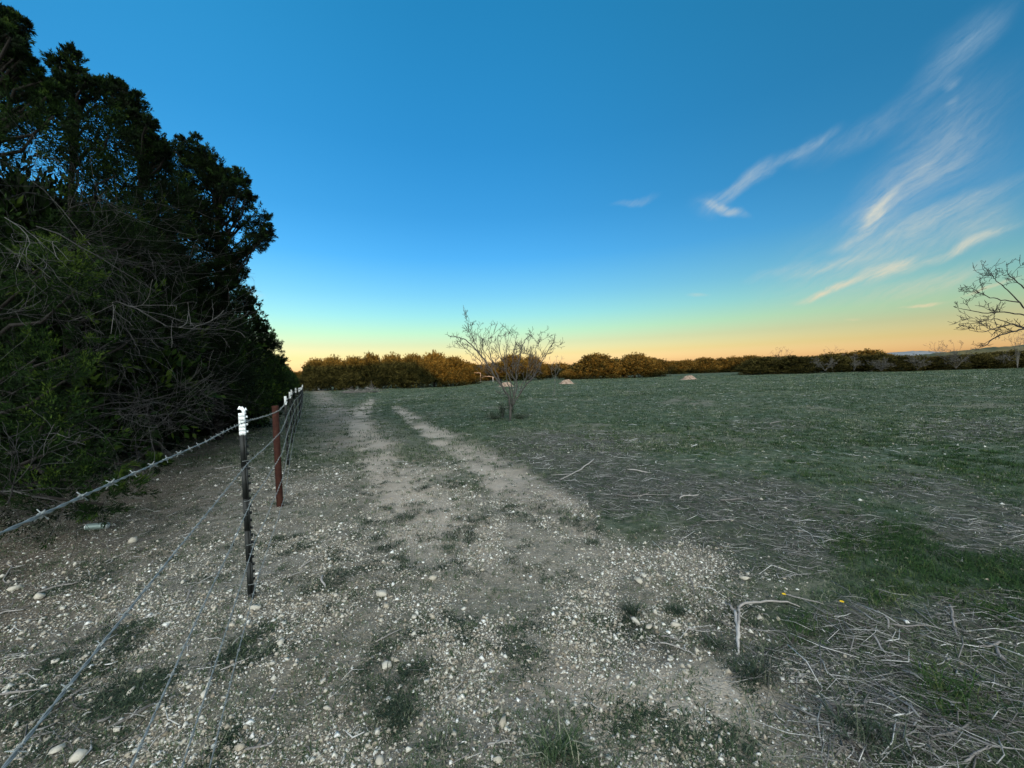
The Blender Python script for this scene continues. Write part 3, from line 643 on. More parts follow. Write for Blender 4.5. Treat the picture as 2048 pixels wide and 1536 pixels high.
# ------------------------------------------------------------------ far tree lines
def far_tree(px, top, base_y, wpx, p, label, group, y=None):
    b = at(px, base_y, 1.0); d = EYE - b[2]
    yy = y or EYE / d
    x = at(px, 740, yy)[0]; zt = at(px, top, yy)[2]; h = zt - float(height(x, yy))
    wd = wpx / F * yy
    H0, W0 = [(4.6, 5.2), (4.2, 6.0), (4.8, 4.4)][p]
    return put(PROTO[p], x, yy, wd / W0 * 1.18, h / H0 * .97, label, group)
G1 = 'junipers of the left far clump, orange light on their tops'
for px, top, base, w, p, lab in [
    (632, 716, 779, 52, 0, 'leftmost juniper of the far clump, leaning out over the fence end'),
    (668, 713, 779, 60, 1, 'second juniper from the left in the far clump, pale bare stems below'),
    (708, 712, 779, 60, 0, 'third juniper from the left in the far clump, shaded below'),
    (745, 704, 778, 50, 2, 'far clump juniper with the small pointed crest, above the brush pile'),
    (785, 708, 777, 62, 1, 'far clump juniper just right of the pointed crest'),
    (826, 707, 775, 60, 0, 'far clump juniper at the right end of its dark shaded base'),
    (868, 704, 772, 66, 1, 'tallest broad far clump juniper, lit orange beside the shadow edge'),
    (908, 712, 770, 60, 0, 'orange-lit far clump juniper left of the white pipe gate'),
    (940, 722, 769, 44, 2, 'smaller orange-lit juniper right at the white pipe gate')]:
    far_tree(px, top, base - 2, w, p, lab, G1, y=float(np.interp(px, [620, 870, 960], [60, 60, 64])))
G2 = 'junipers of the middle far tree line'
for px, top, y, w, p, lab in [
    (978, 728, 82, 40, 1, 'low shaded juniper just right of the white pipe gate'),
    (1025, 708, 74, 62, 0, 'round juniper behind the bare mesquite tree, left half'),
    (1062, 712, 74, 60, 1, 'round juniper behind the bare mesquite tree, right half'),
    (1100, 727, 88, 50, 2, 'dark low juniper behind the thin sapling'),
    (1140, 738, 70, 40, 1, 'small round yellowish juniper left of the two big round ones'),
    (1160, 722, 76, 50, 2, 'narrow juniper touching the left side of the first big round one'),
    (1192, 706, 70, 80, 0, 'left one of the two big round orange-lit junipers'),
    (1232, 716, 76, 50, 1, 'dark juniper in the notch between the two big round ones'),
    (1270, 707, 70, 78, 1, 'right one of the two big round orange-lit junipers'),
    (1312, 714, 72, 52, 2, 'juniper on the right flank of the second big round one'),
    (1345, 721, 94, 48, 0, 'low juniper in the dip left of the middle sand pile'),
    (1375, 719, 96, 46, 1, 'low juniper straight behind the right-hand sand pile'),
    (1408, 714, 96, 52, 0, 'mid-height juniper right of the right-hand sand pile'),
    (1440, 715, 98, 44, 2, 'dark juniper beyond the pale grass strip'),
    (1468, 713, 98, 50, 1, 'reddish lit juniper beyond the pale grass strip'),
    (1500, 710, 96, 52, 0, 'reddish lit juniper at the right end of the pale grass strip')]:
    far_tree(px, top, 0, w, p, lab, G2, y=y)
G3 = 'low dark junipers of the right-hand hedge line'
rx = [(1525, 712, 64, 60, 0), (1556, 711, 68, 56, 1), (1592, 709, 62, 60, 2), (1626, 711, 66, 60, 0), (1660, 706, 64, 56, 1), (1696, 704, 66, 60, 0), (1732, 699, 80, 64, 1), (1758, 705, 62, 50, 2),
      (1795, 709, 58, 60, 0), (1836, 710, 60, 56, 1), (1874, 711, 58, 60, 0), (1912, 708, 60, 60, 2), (1950, 706, 58, 64, 1), (1990, 703, 60, 66, 0), (2030, 700, 58, 70, 1), (2075, 700, 60, 80, 0)]
for k_, (px, top, y, w, p) in enumerate(rx):
    far_tree(px, top, 0, w * 1.15, p, 'low dark juniper, number %s from the left in the right-hand hedge line' % (ords + ['fifteenth', 'sixteenth'])[k_], G3, y=y)
G4 = 'farther junipers showing behind the tree lines'
for k_, (px, top, y, w, p) in enumerate([(600, 742, 100, 40, 0), (655, 720, 84, 60, 1), (730, 718, 84, 60, 0), (810, 718, 84, 60, 2), (890, 722, 90, 60, 1), (955, 728, 98, 54, 0), (995, 724, 100, 50, 2), (1045, 722, 100, 50, 0), (1120, 726, 104, 60, 1), (1215, 722, 100, 60, 0), (1290, 720, 104, 60, 2),
                        (1330, 722, 110, 46, 1), (1360, 721, 112, 46, 0), (1392, 720, 112, 46, 2), (1425, 719, 112, 46, 1), (1485, 716, 112, 60, 0), (1540, 716, 90, 60, 1), (1610, 713, 92, 60, 0), (1680, 709, 92, 60, 2), (1815, 712, 92, 70, 1), (1890, 711, 95, 70, 0), (1970, 706, 95, 80, 2), (2050, 702, 95, 80, 1), (1745, 706, 92, 60, 0)]):
    far_tree(px, top, 0, w * 1.2, p, 'farther juniper, only its top shows behind the front tree line', G4, y=y)

# ------------------------------------------------------------------ bare trees
def stem_poly(P, y, base, offs=None):
    out = []
    for i, (a, b) in enumerate(P):
        out.append(at(a, b, y + (offs[i] if offs else 0)) - base)
    return np.array(out)
def dense_poly(P, n=4, wob=.012):
    out = [P[0]]
    for a, b in zip(P[:-1], P[1:]):
        for k_ in range(1, n + 1):
            q = a + (b - a) * k_ / n
            if k_ < n: q = q + RNG.normal(size=3) * wob
            out.append(q)
    return np.array(out)
def bare_tree(name, base, stems, label, m, r0, twig_len, twig_r, y, lev=2, per=9, wob=.5, tone=.5, group=None, minr=.004, kids=3, seg=5, r1=.4, start=.3, spread=.85):
    t = thing(name, base, label, 'tree' if 'shrub' not in name else 'shrub', group)
    for P, offs, rs in stems:
        g = gt = MB(); Q = dense_poly(stem_poly(P, y, base, offs)); n = len(Q)
        R_ = np.linspace(r0 * rs, r0 * rs * r1, n); g.tube(Q, R_, 7, tone)
        for _ in range(per):
            u = RNG.uniform(start, 1); i = min(n - 2, int(u * (n - 1))); d = Q[i + 1] - Q[i]; d /= np.linalg.norm(d) + 1e-9
            s = RNG.normal(size=3); s -= s.dot(d) * d; s /= np.linalg.norm(s)
            grow(gt, Q[i], d * .7 + s * .8 + np.array((0, 0, .15)), twig_len * RNG.uniform(.6, 1.2), max(minr, R_[i] * .55), lev, 4, seg, wob, kids, spread, .08, tone, minr, .5)
        grow(gt, Q[-1], Q[-1] - Q[-2], twig_len * .8, R_[-1], lev, 4, seg, wob, kids, .8, .06, tone, minr, .5)
        g.obj('limb' if r0 > .025 else 'stem', m, t)
    return t
mb = gp(1020, 841)
bare_tree('mesquite_tree', mb, [
    ([(1020, 843), (1021, 815), (1018, 795), (1002, 770), (985, 745), (968, 718), (950, 697), (932, 680), (914, 674)], [0, 0, 0, -.1, -.2, -.3, -.4, -.5, -.5], 1.0),
    ([(968, 718), (955, 700), (948, 680), (942, 664), (937, 655)], [-.3, -.3, -.3, -.35, -.35], .45),
    ([(1002, 770), (990, 740), (980, 705), (975, 685), (978, 670)], [-.1, 0, .1, .2, .3], .5),
    ([(1020, 843), (1024, 812), (1028, 795), (1034, 768), (1032, 745), (1040, 715), (1045, 690), (1052, 678)], [0, .05, .1, .2, .3, .35, .4, .5], .85),
    ([(1028, 795), (1022, 765), (1010, 735), (1000, 705), (996, 680)], [.1, .1, .2, .3, .4], .6),
    ([(1024, 812), (1038, 790), (1052, 770), (1066, 755), (1078, 735), (1090, 712), (1103, 690)], [0, -.1, -.2, -.2, -.3, -.3, -.4], .7),
    ([(1066, 755), (1072, 725), (1070, 700), (1076, 684)], [-.2, -.3, -.4, -.5], .4),
    ([(1052, 770), (1055, 740), (1060, 715), (1056, 690)], [-.2, -.4, -.6, -.7], .4),
    ([(1018, 795), (1008, 775), (996, 755), (985, 725), (966, 700), (958, 672)], [0, .2, .4, .5, .6, .6], .5),
    ([(1024, 812), (1020, 780), (1012, 755), (1014, 725), (1012, 700), (1016, 682)], [0, -.2, -.3, -.4, -.5, -.5], .5),
    ([(1028, 795), (1030, 770), (1024, 745), (1026, 715), (1030, 690)], [.1, .3, .4, .6, .6], .45),
    ([(1038, 790), (1046, 765), (1064, 740), (1082, 720), (1090, 698)], [0, .2, .4, .5, .5], .45),
    ([(985, 745), (965, 728), (945, 708), (926, 692)], [-.2, -.1, 0, .1], .4),
    ([(1004, 765), (986, 750), (968, 742), (950, 722)], [.1, .3, .5, .6], .35)],
    'bare multi-stemmed mesquite tree standing alone in the field', M['twig'], .034, .40, .008, float(mb[1]), lev=2, per=7, tone=.10, minr=.0050, kids=3, wob=.30, spread=.6)
sb = gp(1105, 794)
bare_tree('sapling', sb, [([(1105, 794), (1109, 785), (1110, 770), (1110, 752), (1111, 735), (1113, 720)], [0] * 6, 1.0), ([(1110, 760), (1103, 745), (1102, 728)], [0, -.2, -.2], .55), ([(1110, 755), (1118, 740), (1121, 722)], [0, .2, .2], .55)],
    'thin leafless sapling right of the bare mesquite tree', M['twig'], .018, .4, .006, float(sb[1]), lev=1, per=3, tone=.45, minr=.006, start=.45, wob=.25, spread=.6)
# right edge tree: the trunk stands outside the frame
rb = np.array((17.2, 11.0, float(height(17.2, 11.0))))
bare_tree('mesquite_tree', rb, [
    ([(2230, 800), (2225, 760), (2190, 690), (2130, 660), (2048, 655), (2026, 663), (2000, 670), (1980, 682)], [0, 0, 0, 0, 0, 0, .1, .1], 1.5),
    ([(2048, 655), (2022, 648), (1995, 655), (1965, 664)], [0, -.1, -.2, -.3], .9),
    ([(2130, 660), (2070, 640), (2040, 628), (2000, 624), (1965, 626), (1936, 620)], [0, 0, .2, .2, .3, .3], 1.0),
    ([(2022, 648), (1995, 638), (1970, 640), (1948, 642)], [0, 0, .1, .1], .55),
    ([(2070, 640), (2040, 605), (2010, 600), (1980, 596), (1953, 584)], [0, -.2, -.2, -.3, -.3], .8),
    ([(2040, 605), (2015, 580), (1992, 562), (1984, 550)], [-.2, -.2, -.3, -.3], .6),
    ([(2190, 690), (2120, 620), (2060, 585), (2035, 565), (2016, 548)], [0, .2, .3, .3, .3], 1.0),
    ([(2225, 760), (2260, 680), (2240, 600), (2180, 540), (2120, 520)], [0, 0, .2, .4, .5], 1.5)],
    'dark leafless tree reaching in from the right edge, its trunk out of frame', M['darktwig'], .024, .36, .01, 11.0, lev=2, per=5, tone=.4, minr=.0050, kids=3, start=.5, wob=.36, spread=.75)
G5 = 'bare grey shrubs standing before the right-hand hedge'
for k_, (px, bs, tp, n, wpx, lab) in enumerate([(1762, 742, 722, 6, 22, 'small pale leafless shrub in front of the middle of the right hedge'), (1834, 740, 712, 5, 22, 'upright pale leafless shrub left of the big leaning one'),
        (1912, 737, 684, 7, 46, 'big leaning bare shrub with its twigs rising above the right hedge'), (1650, 742, 718, 5, 22, 'leftmost pale leafless shrub before the right hedge'),
        (1708, 741, 716, 3, 10, 'thin single pale stem between two bare shrubs at the hedge'), (2010, 731, 712, 4, 16, 'faint bare shrub by the hedge at the far right')]):
    y = 55.0; b = at(px, bs, y); b[2] = float(height(b[0], y)); st = []
    for j in range(n):
        a = RNG.uniform(-1, 1); hh = tp + abs(a) * (bs - tp) * .45
        st.append(([(px, bs), (px + a * wpx * .35, bs - (bs - hh) * .45), (px + a * wpx, hh)], [0, RNG.normal() * .3, RNG.normal() * .6], 1.0))
    bare_tree('bare_shrub', b, st, lab, M['twig'], .022, .7, .01, y, lev=2, per=5, tone=.15, group=G5, minr=.011, kids=3)
G6 = 'leafless crowns rising above the far hedge tops'
for px, bs, tp, y, lab in [(1562, 735, 699, 66, 'bare twiggy crown above the hedge, left of centre of the right line'), (1668, 735, 698, 64, 'bare twigs above the reddish hedge top'), (2035, 730, 668, 50, 'pale leafless crown low behind the dark branches at the right edge'), (1875, 725, 686, 66, 'slanting bare trunk above the hedge, beside the distant blue hill')]:
    b = at(px, bs, y); b[2] = float(height(b[0], y))
    st = [([(px, bs + 8), (px + a * 5, (bs + tp) / 2), (px + a * 20, tp + abs(a) * 8)], [0, .1, .3 * a], 1.) for a in (-.9, -.4, .1, .5, 1.)]
    bare_tree('bare_tree', b, st, lab, M['twig'], .022, .8, .01, y, lev=1, per=4, tone=.25, group=G6, minr=.011, kids=3)

# shrubs at the foot of the mesquite tree
def shrub(base, r, h, label, name='small_shrub', m='weed', n=260, tone=.5, leaf=.035):
    t = thing(name, base, label, 'shrub'); g = MB(); gs = MB()
    for _ in range(12):
        a = RNG.random() * 6.28; q = r * math.sqrt(RNG.random()); e = np.array((math.cos(a) * q, math.sin(a) * q, h * RNG.uniform(.5, 1)))
        P = curve_pts((0, 0, -.02), e, 5, wob=.05); gs.tube(P, np.linspace(.006, .003, 5), 4, .4)
        k_ = n // 12; tt = RNG.uniform(.25, 1, k_); Q = np.array([np.interp(tt, np.linspace(0, 1, 5), P[:, c]) for c in range(3)]).T + RNG.normal(size=(k_, 3)) * .04
        leaflets(g, Q, unit(k_) + np.array((0, 0, .6)), leaf * RNG.uniform(.7, 1.5, k_), leaf * .4, np.clip(tone + RNG.normal(size=k_) * .2, 0, 1))
    gs.obj('stem', M['twig'], t); g.obj('foliage', M[m], t); return t
shrub(gp(1006, 836), .16, .55, 'upright leafy shrub on the left of the mesquite stem', n=1100, tone=.25)
shrub(gp(1023, 832), .13, .75, 'leafy growth climbing the foot of the mesquite stem', n=1300, tone=.2)
shrub(gp(990, 838), .35, .22, 'low grey-green shrub left of the mesquite tree', n=900, tone=.5)
shrub(gp(1042, 838), .4, .16, 'low grey-green shrub right of the mesquite tree', n=900, tone=.5)

# ------------------------------------------------------------------ fence
def fence():
    t = thing('barbed_wire_fence', (-1.9, 2.76, 0), 'barbed wire fence with dark white-topped steel posts and one rusty pipe post', 'fence')
    org = np.array((-1.9, 2.76, 0))
    info = [(507, 1195, 820, 't'), (560, 1012, 810, 'p'), (578, 930, 792, 't'), (585.5, 887, 786, 't'), (590.5, 865, 783, 't'), (594.5, 851, 781, 't')]
    posts = []
    for bx, by, ty, k_ in info:
        p = gp(bx, by); posts.append((p[0], p[1], 1.24 if k_ == 'p' else 1.25, k_))
    posts[0] = (posts[0][0], posts[0][1], 1.33, 't')
    posts = posts[:6]
    zl = posts[-1][1]
    for k_ in range(14):
        y = zl + 2.25 * (k_ + 1); xx = np.interp(y, [14, 20, 30, 45, 60], [596.5, 600.5, 604, 606, 607])
        posts.append((at(xx, 775, y)[0], y, 1.22, 't'))
    behind = (posts[0][0] + .54 * 4.6, posts[0][1] - 4.6)
    posts.insert(0, (behind[0] - .05, behind[1], 1.52, 't'))
    fd = np.array((-.5, .866, 0)); side = np.array((.866, .5, 0)); yawb = math.atan2(side[1], side[0])
    cs, sn = math.cos(yawb), math.sin(yawb)
    def loc(p, u, v, h): return np.array((p[0] + u * cs - v * sn, p[1] + u * sn + v * cs, p[2] + h)) - org
    for idx, (x, y, h, kind) in enumerate(posts):
        z = float(zg(x, y)); p = np.array((x, y, z))
        if kind == 'p':
            g = MB(); a = np.arange(20) * 2 * math.pi / 20; R0, R1 = .037, .032
            rings = [(R0, -.2), (R0, h), (R1, h), (R1, h - .25)]
            V = np.array([[R * np.cos(a), R * np.sin(a), a * 0 + zz] for R, zz in rings]).transpose(0, 2, 1).reshape(-1, 3) + p - org
            i = np.arange(3)[:, None] * 20; j = np.arange(20)[None]; j2 = (j + 1) % 20
            g.add(V, None, np.stack([i + j, i + j2, i + 20 + j2, i + 20 + j], -1).reshape(-1, 4), .5)
            o = g.obj('pipe_post', M['rust'], t, True); o['label'] = 'rusty round steel pipe post, second post from the camera'
            continue
        lean = RNG.normal(size=2) * .012 if idx > 1 else np.zeros(2)
        def tee(g, z0, z1, grow_=0., tone=.5):
            fw, ft, sw, st = .046 + grow_, .007 + grow_, .008 + grow_, .030 + grow_
            n = 6
            for k2 in range(n):
                a0, a1 = z0 + (z1 - z0) * k2 / n, z0 + (z1 - z0) * (k2 + 1) / n
                for (u, v, su, sv) in ((0, 0, ft, fw), (-.5 * (ft + st) + grow_, 0, st, sw)):
                    c = loc(p, u, v, (a0 + a1) / 2) + np.array((lean[0], lean[1], 0)) * (a0 + a1) / 2
                    g.box(c, (su, sv, a1 - a0), yawb, tone)
        g = MB(); cap = h - .155
        tee(g, -.2, cap)
        for s in np.arange(.03, h - .01, .053):
            c = loc(p, .010, 0, s) + np.array((lean[0], lean[1], 0)) * s
            if s < cap: g.box(c, (.014, .013, .016), yawb, .4)
        o = g.obj('steel_post', M['post'], t)
        g2 = MB(); tee(g2, cap, h, .0022, .7)
        for s in np.arange(.03, h - .01, .053):
            if s >= cap: g2.box(loc(p, .013, 0, s) + np.array((lean[0], lean[1], 0)) * s, (.012, .013, .014), yawb, .7)
        w = g2.obj('white_tip', M['white'], o)
        if idx == 1:
            g3 = MB()   # torn white scrap curled over the top of the post
            q = loc(p, 0, 0, h)
            n = 9; tt = np.linspace(0, 1, n)
            for sgn, lnn, ht in ((-1, .05, .035), (.5, .03, .025)):
                ctr = np.stack([q[0] + sgn * lnn * tt, q[1] + .004 * np.sin(tt * 7), q[2] + .002 + ht * np.sin(tt * 2.4)], -1)
                off = np.stack([tt * 0, tt * 0 + .004, .018 * (1 - .8 * tt) + .004 * np.sin(tt * 11)], -1)
                V = np.concatenate([ctr - off, ctr + off, ctr - off + (0, .004, 0), ctr + off + (0, .004, 0)])
                i = np.arange(n - 1)
                g3.add(V, None, np.concatenate([np.stack([i, i + 1, i + n + 1, i + n], -1), np.stack([i + 2 * n, i + 3 * n, i + 3 * n + 1, i + 2 * n + 1], -1)]), .9)
            g3.tube([q + (0, 0, -.01), q + (-.004, 0, .02), q + (-.014, 0, .045)], [.013, .011, .005], 6, .8)
            g3.obj('torn_scrap', M['white'], o)
        if idx < 9:
            g4 = MB()
            for wh in WH:
                c = loc(p, .012, 0, wh * (h / 1.33 if idx != 1 else 1))
                a = np.linspace(0, 5.6, 12); g4.tube([c + np.array(((-.012 + .026 * math.cos(q_)) * cs - .03 * math.sin(q_) * sn, (-.012 + .026 * math.cos(q_)) * sn + .03 * math.sin(q_) * cs, .004 * q_ - .01)) for q_ in a], .0016, 4, .6)
            g4.obj('wire_clip', M['wire'], o)
    for wi, wh in enumerate(WH):
        g = MB(); P = []
        for idx, (x, y, h, kind) in enumerate(posts):
            z = float(zg(x, y)); hh = wh * (h / 1.33) if idx else (1.47, 1.145, .74, .42, .13)[wi]
            off = .05 if kind == 'p' else .02
            P.append(np.array((x, y, z)) + side * off + np.array((0, 0, hh)) - org)
        P = np.array(P)
        pts = [P[0]]
        for a, b in zip(P[:-1], P[1:]):
            for k_ in range(1, 13):
                u = k_ / 12; q = a + (b - a) * u; q = q + np.array((0, 0, -.012 * math.sin(u * math.pi))) + (RNG.normal(size=3) * .002 if k_ < 12 else 0); pts.append(q)
        pts = np.array(pts); seg = np.linalg.norm(np.diff(pts, axis=0), axis=1); s = np.concatenate([[0], np.cumsum(seg)])
        nearlim = 13.0
        su = np.arange(0, nearlim, .006); C = np.array([np.interp(su, s, pts[:, c]) for c in range(3)]).T
        T = np.gradient(C, axis=0); T /= np.linalg.norm(T, axis=1, keepdims=True); A = np.cross(T, (0, 0, 1)); A /= np.linalg.norm(A, axis=1, keepdims=True); B = np.cross(T, A)
        ph = su * 2 * math.pi / .085
        for o_ in (0, math.pi):
            g.tube(C + .0015 * (A * np.cos(ph + o_)[:, None] + B * np.sin(ph + o_)[:, None]), .0016, 5, .5)
        far = s >= nearlim - .01
        g.tube(np.vstack([C[-1], pts[far]]), .0027, 4, .5)
        for sb_ in np.arange(.05 + wi * .03, 24, .125):
            c = np.array([np.interp(sb_, s, pts[:, k2]) for k2 in range(3)]); i = min(len(C) - 1, int(sb_ / .006)); tv, av, bv = T[i], A[i], B[i]
            r = RNG.random() * 6.28; ln = .0115
            for q_, dx in ((0, -.004), (math.pi * .55, .004)):
                dv = av * math.cos(r + q_) + bv * math.sin(r + q_)
                g.tube([c + tv * dx - dv * ln - tv * .003, c + tv * dx, c + tv * dx + dv * ln + tv * .003], .0011, 4, .7)
            if sb_ < nearlim:
                a = np.linspace(0, 4 * math.pi, 16); g.tube([c + tv * (-.006 + .012 * k2 / 15) + (av * math.cos(q_) + bv * math.sin(q_)) * .0040 for k2, q_ in enumerate(a)], .0010, 4, .6)
        o = g.obj('barbed_wire', M['wire'], t)
        o['label'] = ['top strand of barbed wire', 'second strand of barbed wire from the top', 'middle strand of barbed wire', 'fourth strand of barbed wire from the top', 'lowest strand of barbed wire'][wi]
WH = [1.272, .985, .70, .386, .10]
fence()

# ------------------------------------------------------------------ pipe gate, brush pile, sand piles
def gate():
    y = 62.0; b = at(961, 768, y); b[2] = float(height(b[0], y))
    t = thing('pipe_gate', b, 'pale pipe gate frame standing in the gap of the far tree line', 'gate'); g = MB()
    A = at(961, 767, y) - b; B = at(961, 746, y) - b; C = at(938, 745, y) - b; A[2] = -.2
    g.tube([A, B], .055, 8, .6); o = g.obj('gate_post', M['pipe'], t, True)
    g = MB(); g.tube([A * 0 + (C[0], 0, -.2), C], .05, 8, .5); g.obj('gate_post', M['pipe'], t, True)
    g = MB(); g.tube([C, B + (0, 0, .02)], .05, 8, .6); g.obj('top_rail', M['pipe'], t, True)
    y = 66.; P = np.array([at(a, c, y) for a, c in [(962, 756), (968, 753), (978, 752.5), (986, 754), (992, 756)]])
    b2 = at(986, 768, y); b2[2] = float(height(b2[0], y))
    t2 = thing('fallen_limb', b2, 'long pale arched limb leaning right of the pipe gate', 'branch')
    g = MB(); g.tube(P - b2, [.05, .06, .06, .05, .03], 7, .5); g.tube([at(986, 754, y) - b2, (0, 0, -.1)], .07, 7, .8); g.obj('limb', M['dead'], t2, True)
gate()
def mound(px, py, wpx, hpx, label):
    b = gpt(px, py); y = b[1]; w = wpx / F * y; h = hpx / F * y * 1.05
    g = MB(); n, m_ = 36, 64; rr = np.linspace(0, 1, n); aa = np.arange(m_) * 2 * math.pi / m_
    A, R_ = np.meshgrid(aa, rr); ph = px * .1
    X = np.cos(A) * R_ * w * .5; Y = np.sin(A) * R_ * w * .4
    two = np.exp(-((X + w * .13) ** 2 + Y ** 2) / (w * .17) ** 2) * .85 + np.exp(-((X - w * .14) ** 2 + Y ** 2) / (w * .15) ** 2) + .45 * np.exp(-(X ** 2 + Y ** 2) / (w * .3) ** 2)
    Z = h * two * .9 * (1 - R_ ** 4) + (fbm(X * 7 + ph, Y * 7, 6) - .5) * .16 * (1 - R_) - .03
    V = np.stack([X, Y, Z], -1).reshape(-1, 3); i = np.arange(n - 1)[:, None] * m_; j = np.arange(m_)[None]; j2 = (j + 1) % m_
    g.add(V, None, np.stack([i + j, i + m_ + j, i + m_ + j2, i + j2], -1).reshape(-1, 4), np.clip(.5 + (fbm(X * 5, Y * 5, 8) - .5).ravel() * 1.2, 0, 1))
    for _ in range(60):
        a = RNG.random() * 6.28; q = w * .55 * math.sqrt(RNG.random()); r = RNG.uniform(.02, .06)
        v = unit(6) * 0 + np.array([(1, 0, 0), (-1, 0, 0), (0, 1, 0), (0, -1, 0), (0, 0, .7), (0, 0, -.7)]) * r * RNG.uniform(.6, 1.2, (6, 1))
        x_, y_ = math.cos(a) * q, math.sin(a) * q * .8; rn = math.hypot(x_ / (w * .5), y_ / (w * .4))
        zz = h * (math.exp(-((x_ + w * .13) ** 2 + y_ ** 2) / (w * .17) ** 2) * .85 + math.exp(-((x_ - w * .14) ** 2 + y_ ** 2) / (w * .15) ** 2) + .45 * math.exp(-(x_ ** 2 + y_ ** 2) / (w * .3) ** 2)) * .9 * max(0, 1 - rn ** 4)
        g.add(v + (x_, y_, zz), [(0, 2, 4), (2, 1, 4), (1, 3, 4), (3, 0, 4), (2, 0, 5), (1, 2, 5), (3, 1, 5), (0, 3, 5)], None, RNG.uniform(.4, 1))
    o = g.obj('sand_pile', M['mound']); o.location = b; tag(o, label, 'sand pile', 'piles of pale dug earth in the field')
mound(1012, 773, 42, 7, 'low pinkish pile of dug earth seen through the mesquite tree')
mound(1133, 768, 42, 7, 'pale pile of dug earth right of the thin sapling')
mound(1378, 759, 42, 6.5, 'pale pile of dug earth farthest right in the field')

# ------------------------------------------------------------------ rocks
def rock_mesh(g, c, r, seed, flat=.6, tone=.7, lev=3):
    rg = np.random.default_rng(seed)
    n = 15; k_ = np.arange(n) + .5; phi = np.arccos(1 - 2 * k_ / n); th = math.pi * (1 + 5 ** .5) * k_
    V = np.stack([np.cos(th) * np.sin(phi), np.sin(th) * np.sin(phi), np.cos(phi)], -1)
    # planar facets cut off by a few random planes
    for _ in range(13):
        d = rg.normal(size=3); d /= np.linalg.norm(d); lim = rg.uniform(.5, .85); s = V @ d; V = np.where((s > lim)[:, None], V - (s - lim)[:, None] * d, V)
    V = (V + rg.normal(size=V.shape) * .13) * np.array((rg.uniform(.8, 1.6), rg.uniform(.6, 1), flat * rg.uniform(.6, 1.1))) * r
    a = rg.random() * 6.28; V = np.stack([V[:, 0] * math.cos(a) - V[:, 1] * math.sin(a), V[:, 0] * math.sin(a) + V[:, 1] * math.cos(a), V[:, 2]], -1)
    import bmesh
    bm = bmesh.new()
    for v in V: bm.verts.new(v)
    bmesh.ops.convex_hull(bm, input=bm.verts); bm.verts.ensure_lookup_table(); bm.verts.index_update()
    vs_ = np.array([v.co[:] for v in bm.verts]); fs = [[v.index for v in f.verts] for f in bm.faces if len(f.verts) == 3]; bm.free()
    g.add(vs_ + c, fs, None, tone)
GR_ = 'pale limestone rocks lying on the stony dirt'
ROCKS = [(510, 1218, 12, 'round white rock at the foot of the nearest fence post', .85), (774, 1334, 13, 'smooth round white rock left of centre in the foreground', .9), (788, 1322, 9, 'tan rock leaning behind the smooth round white one', .6),
 (765, 1193, 13, 'pitted pale rock in the middle of the stony ground', .85), (772, 1214, 10, 'brownish rock just below the pitted pale rock', .55), (866, 1158, 10, 'warm buff rock above and right of the pitted one', .7),
 (827, 1236, 8, 'pale triangular rock in the centre of the stony ground', .85), (853, 1366, 8, 'small white squarish rock below the triangular rock', .95), (1006, 1449, 14, 'large tan rounded stone near the bottom centre', .6),
 (996, 1522, 12, 'pale stone at the bottom edge below the large tan one', .7), (1148, 1250, 9, 'pale flat stone right of centre at mid height', .8), (1270, 1246, 13, 'bright white double-humped rock beside the dark grass tuft', 1.), (1298, 1256, 9, 'pinkish rock touching the bright white one', .7),
 (1350, 1252, 10, 'grey-white rounded rock right of the bright white one', .75), (1312, 1256, 7, 'small pale rock between the bright white and grey-white ones', .85), (1278, 1164, 10, 'flat buff rock with weeds around it right of centre', .75), (1286, 1152, 8, 'white rock above the flat buff one', .9),
 (1214, 1191, 8, 'buff rock left of the weedy pair of rocks', .75), (1310, 1227, 8, 'cream rock above the row of white rocks', .9), (1378, 1334, 9, 'right-hand of three pale stones at the rut edge', .75), (1364, 1334, 8, 'left-hand of three pale stones at the rut edge', .65), (1371, 1344, 8, 'lowest of three pale stones at the rut edge', .7),
 (76, 1200, 12, 'cream rock on the far left beyond the fence', .85), (30, 1180, 11, 'flat pale rock at the left edge beyond the fence', .8), (112, 1505, 16, 'large cream rock at the bottom left', .85), (155, 1522, 20, 'broad flat white rock in the bottom left corner', .9), (112, 1325, 11, 'white oval rock on the left under the second wire', .95),
 (262, 1385, 10, 'flat white rock left of the lower wires', .85), (280, 1345, 9, 'mottled grey rock left of centre on the left side', .7), (410, 1390, 10, 'clean white rock between the lower wires', .95), (545, 1330, 8, 'white rock lower right of the first post', .85), (562, 1288, 11, 'long cream rock right of the first post', .85),
 (462, 1253, 9, 'pinkish rock under the lowest wires', .7), (380, 1375, 9, 'cluster-edge stone under the third wire', .85), (268, 1086, 12, 'long flat pale rock beyond the fence near the can', .75), (235, 1462, 12, 'flat cream rock near the bottom left', .8), (480, 1500, 15, 'wide half-buried grey stone near the bottom left', .55),
 (645, 1365, 9, 'stacked pale stone in the left cluster', .8), (652, 1385, 10, 'lower pale stone in the left cluster', .75), (655, 1420, 9, 'pale upright stone below the left cluster', .75), (1490, 1160, 8, 'pale rock beyond the forked branch', .75), (1560, 1350, 9, 'pale round rock right of the forked branch', .6), (760, 1525, 15, 'pale rock cut by the bottom edge', .75),
 (1690, 1316, 7, 'small pale stone in the wood litter', .6), (1146, 1418, 7, 'lone pale stone on the smooth sand', .7), (520, 1290, 7, 'small pale stone beside the lowest wire', .85), (930, 1385, 7, 'paired brown stone near the centre', .6)]
for k_, (px, py, rp, lab, tn) in enumerate(ROCKS):
    p = gp(px, py); r = rp * .95 / F * p[1]; g = MB(); rock_mesh(g, (0, 0, r * .38), r, 100 + k_, .72, tn * .68)
    o = g.obj('rock', M['stone']); o.location = p; tag(o, lab, 'rock', GR_)

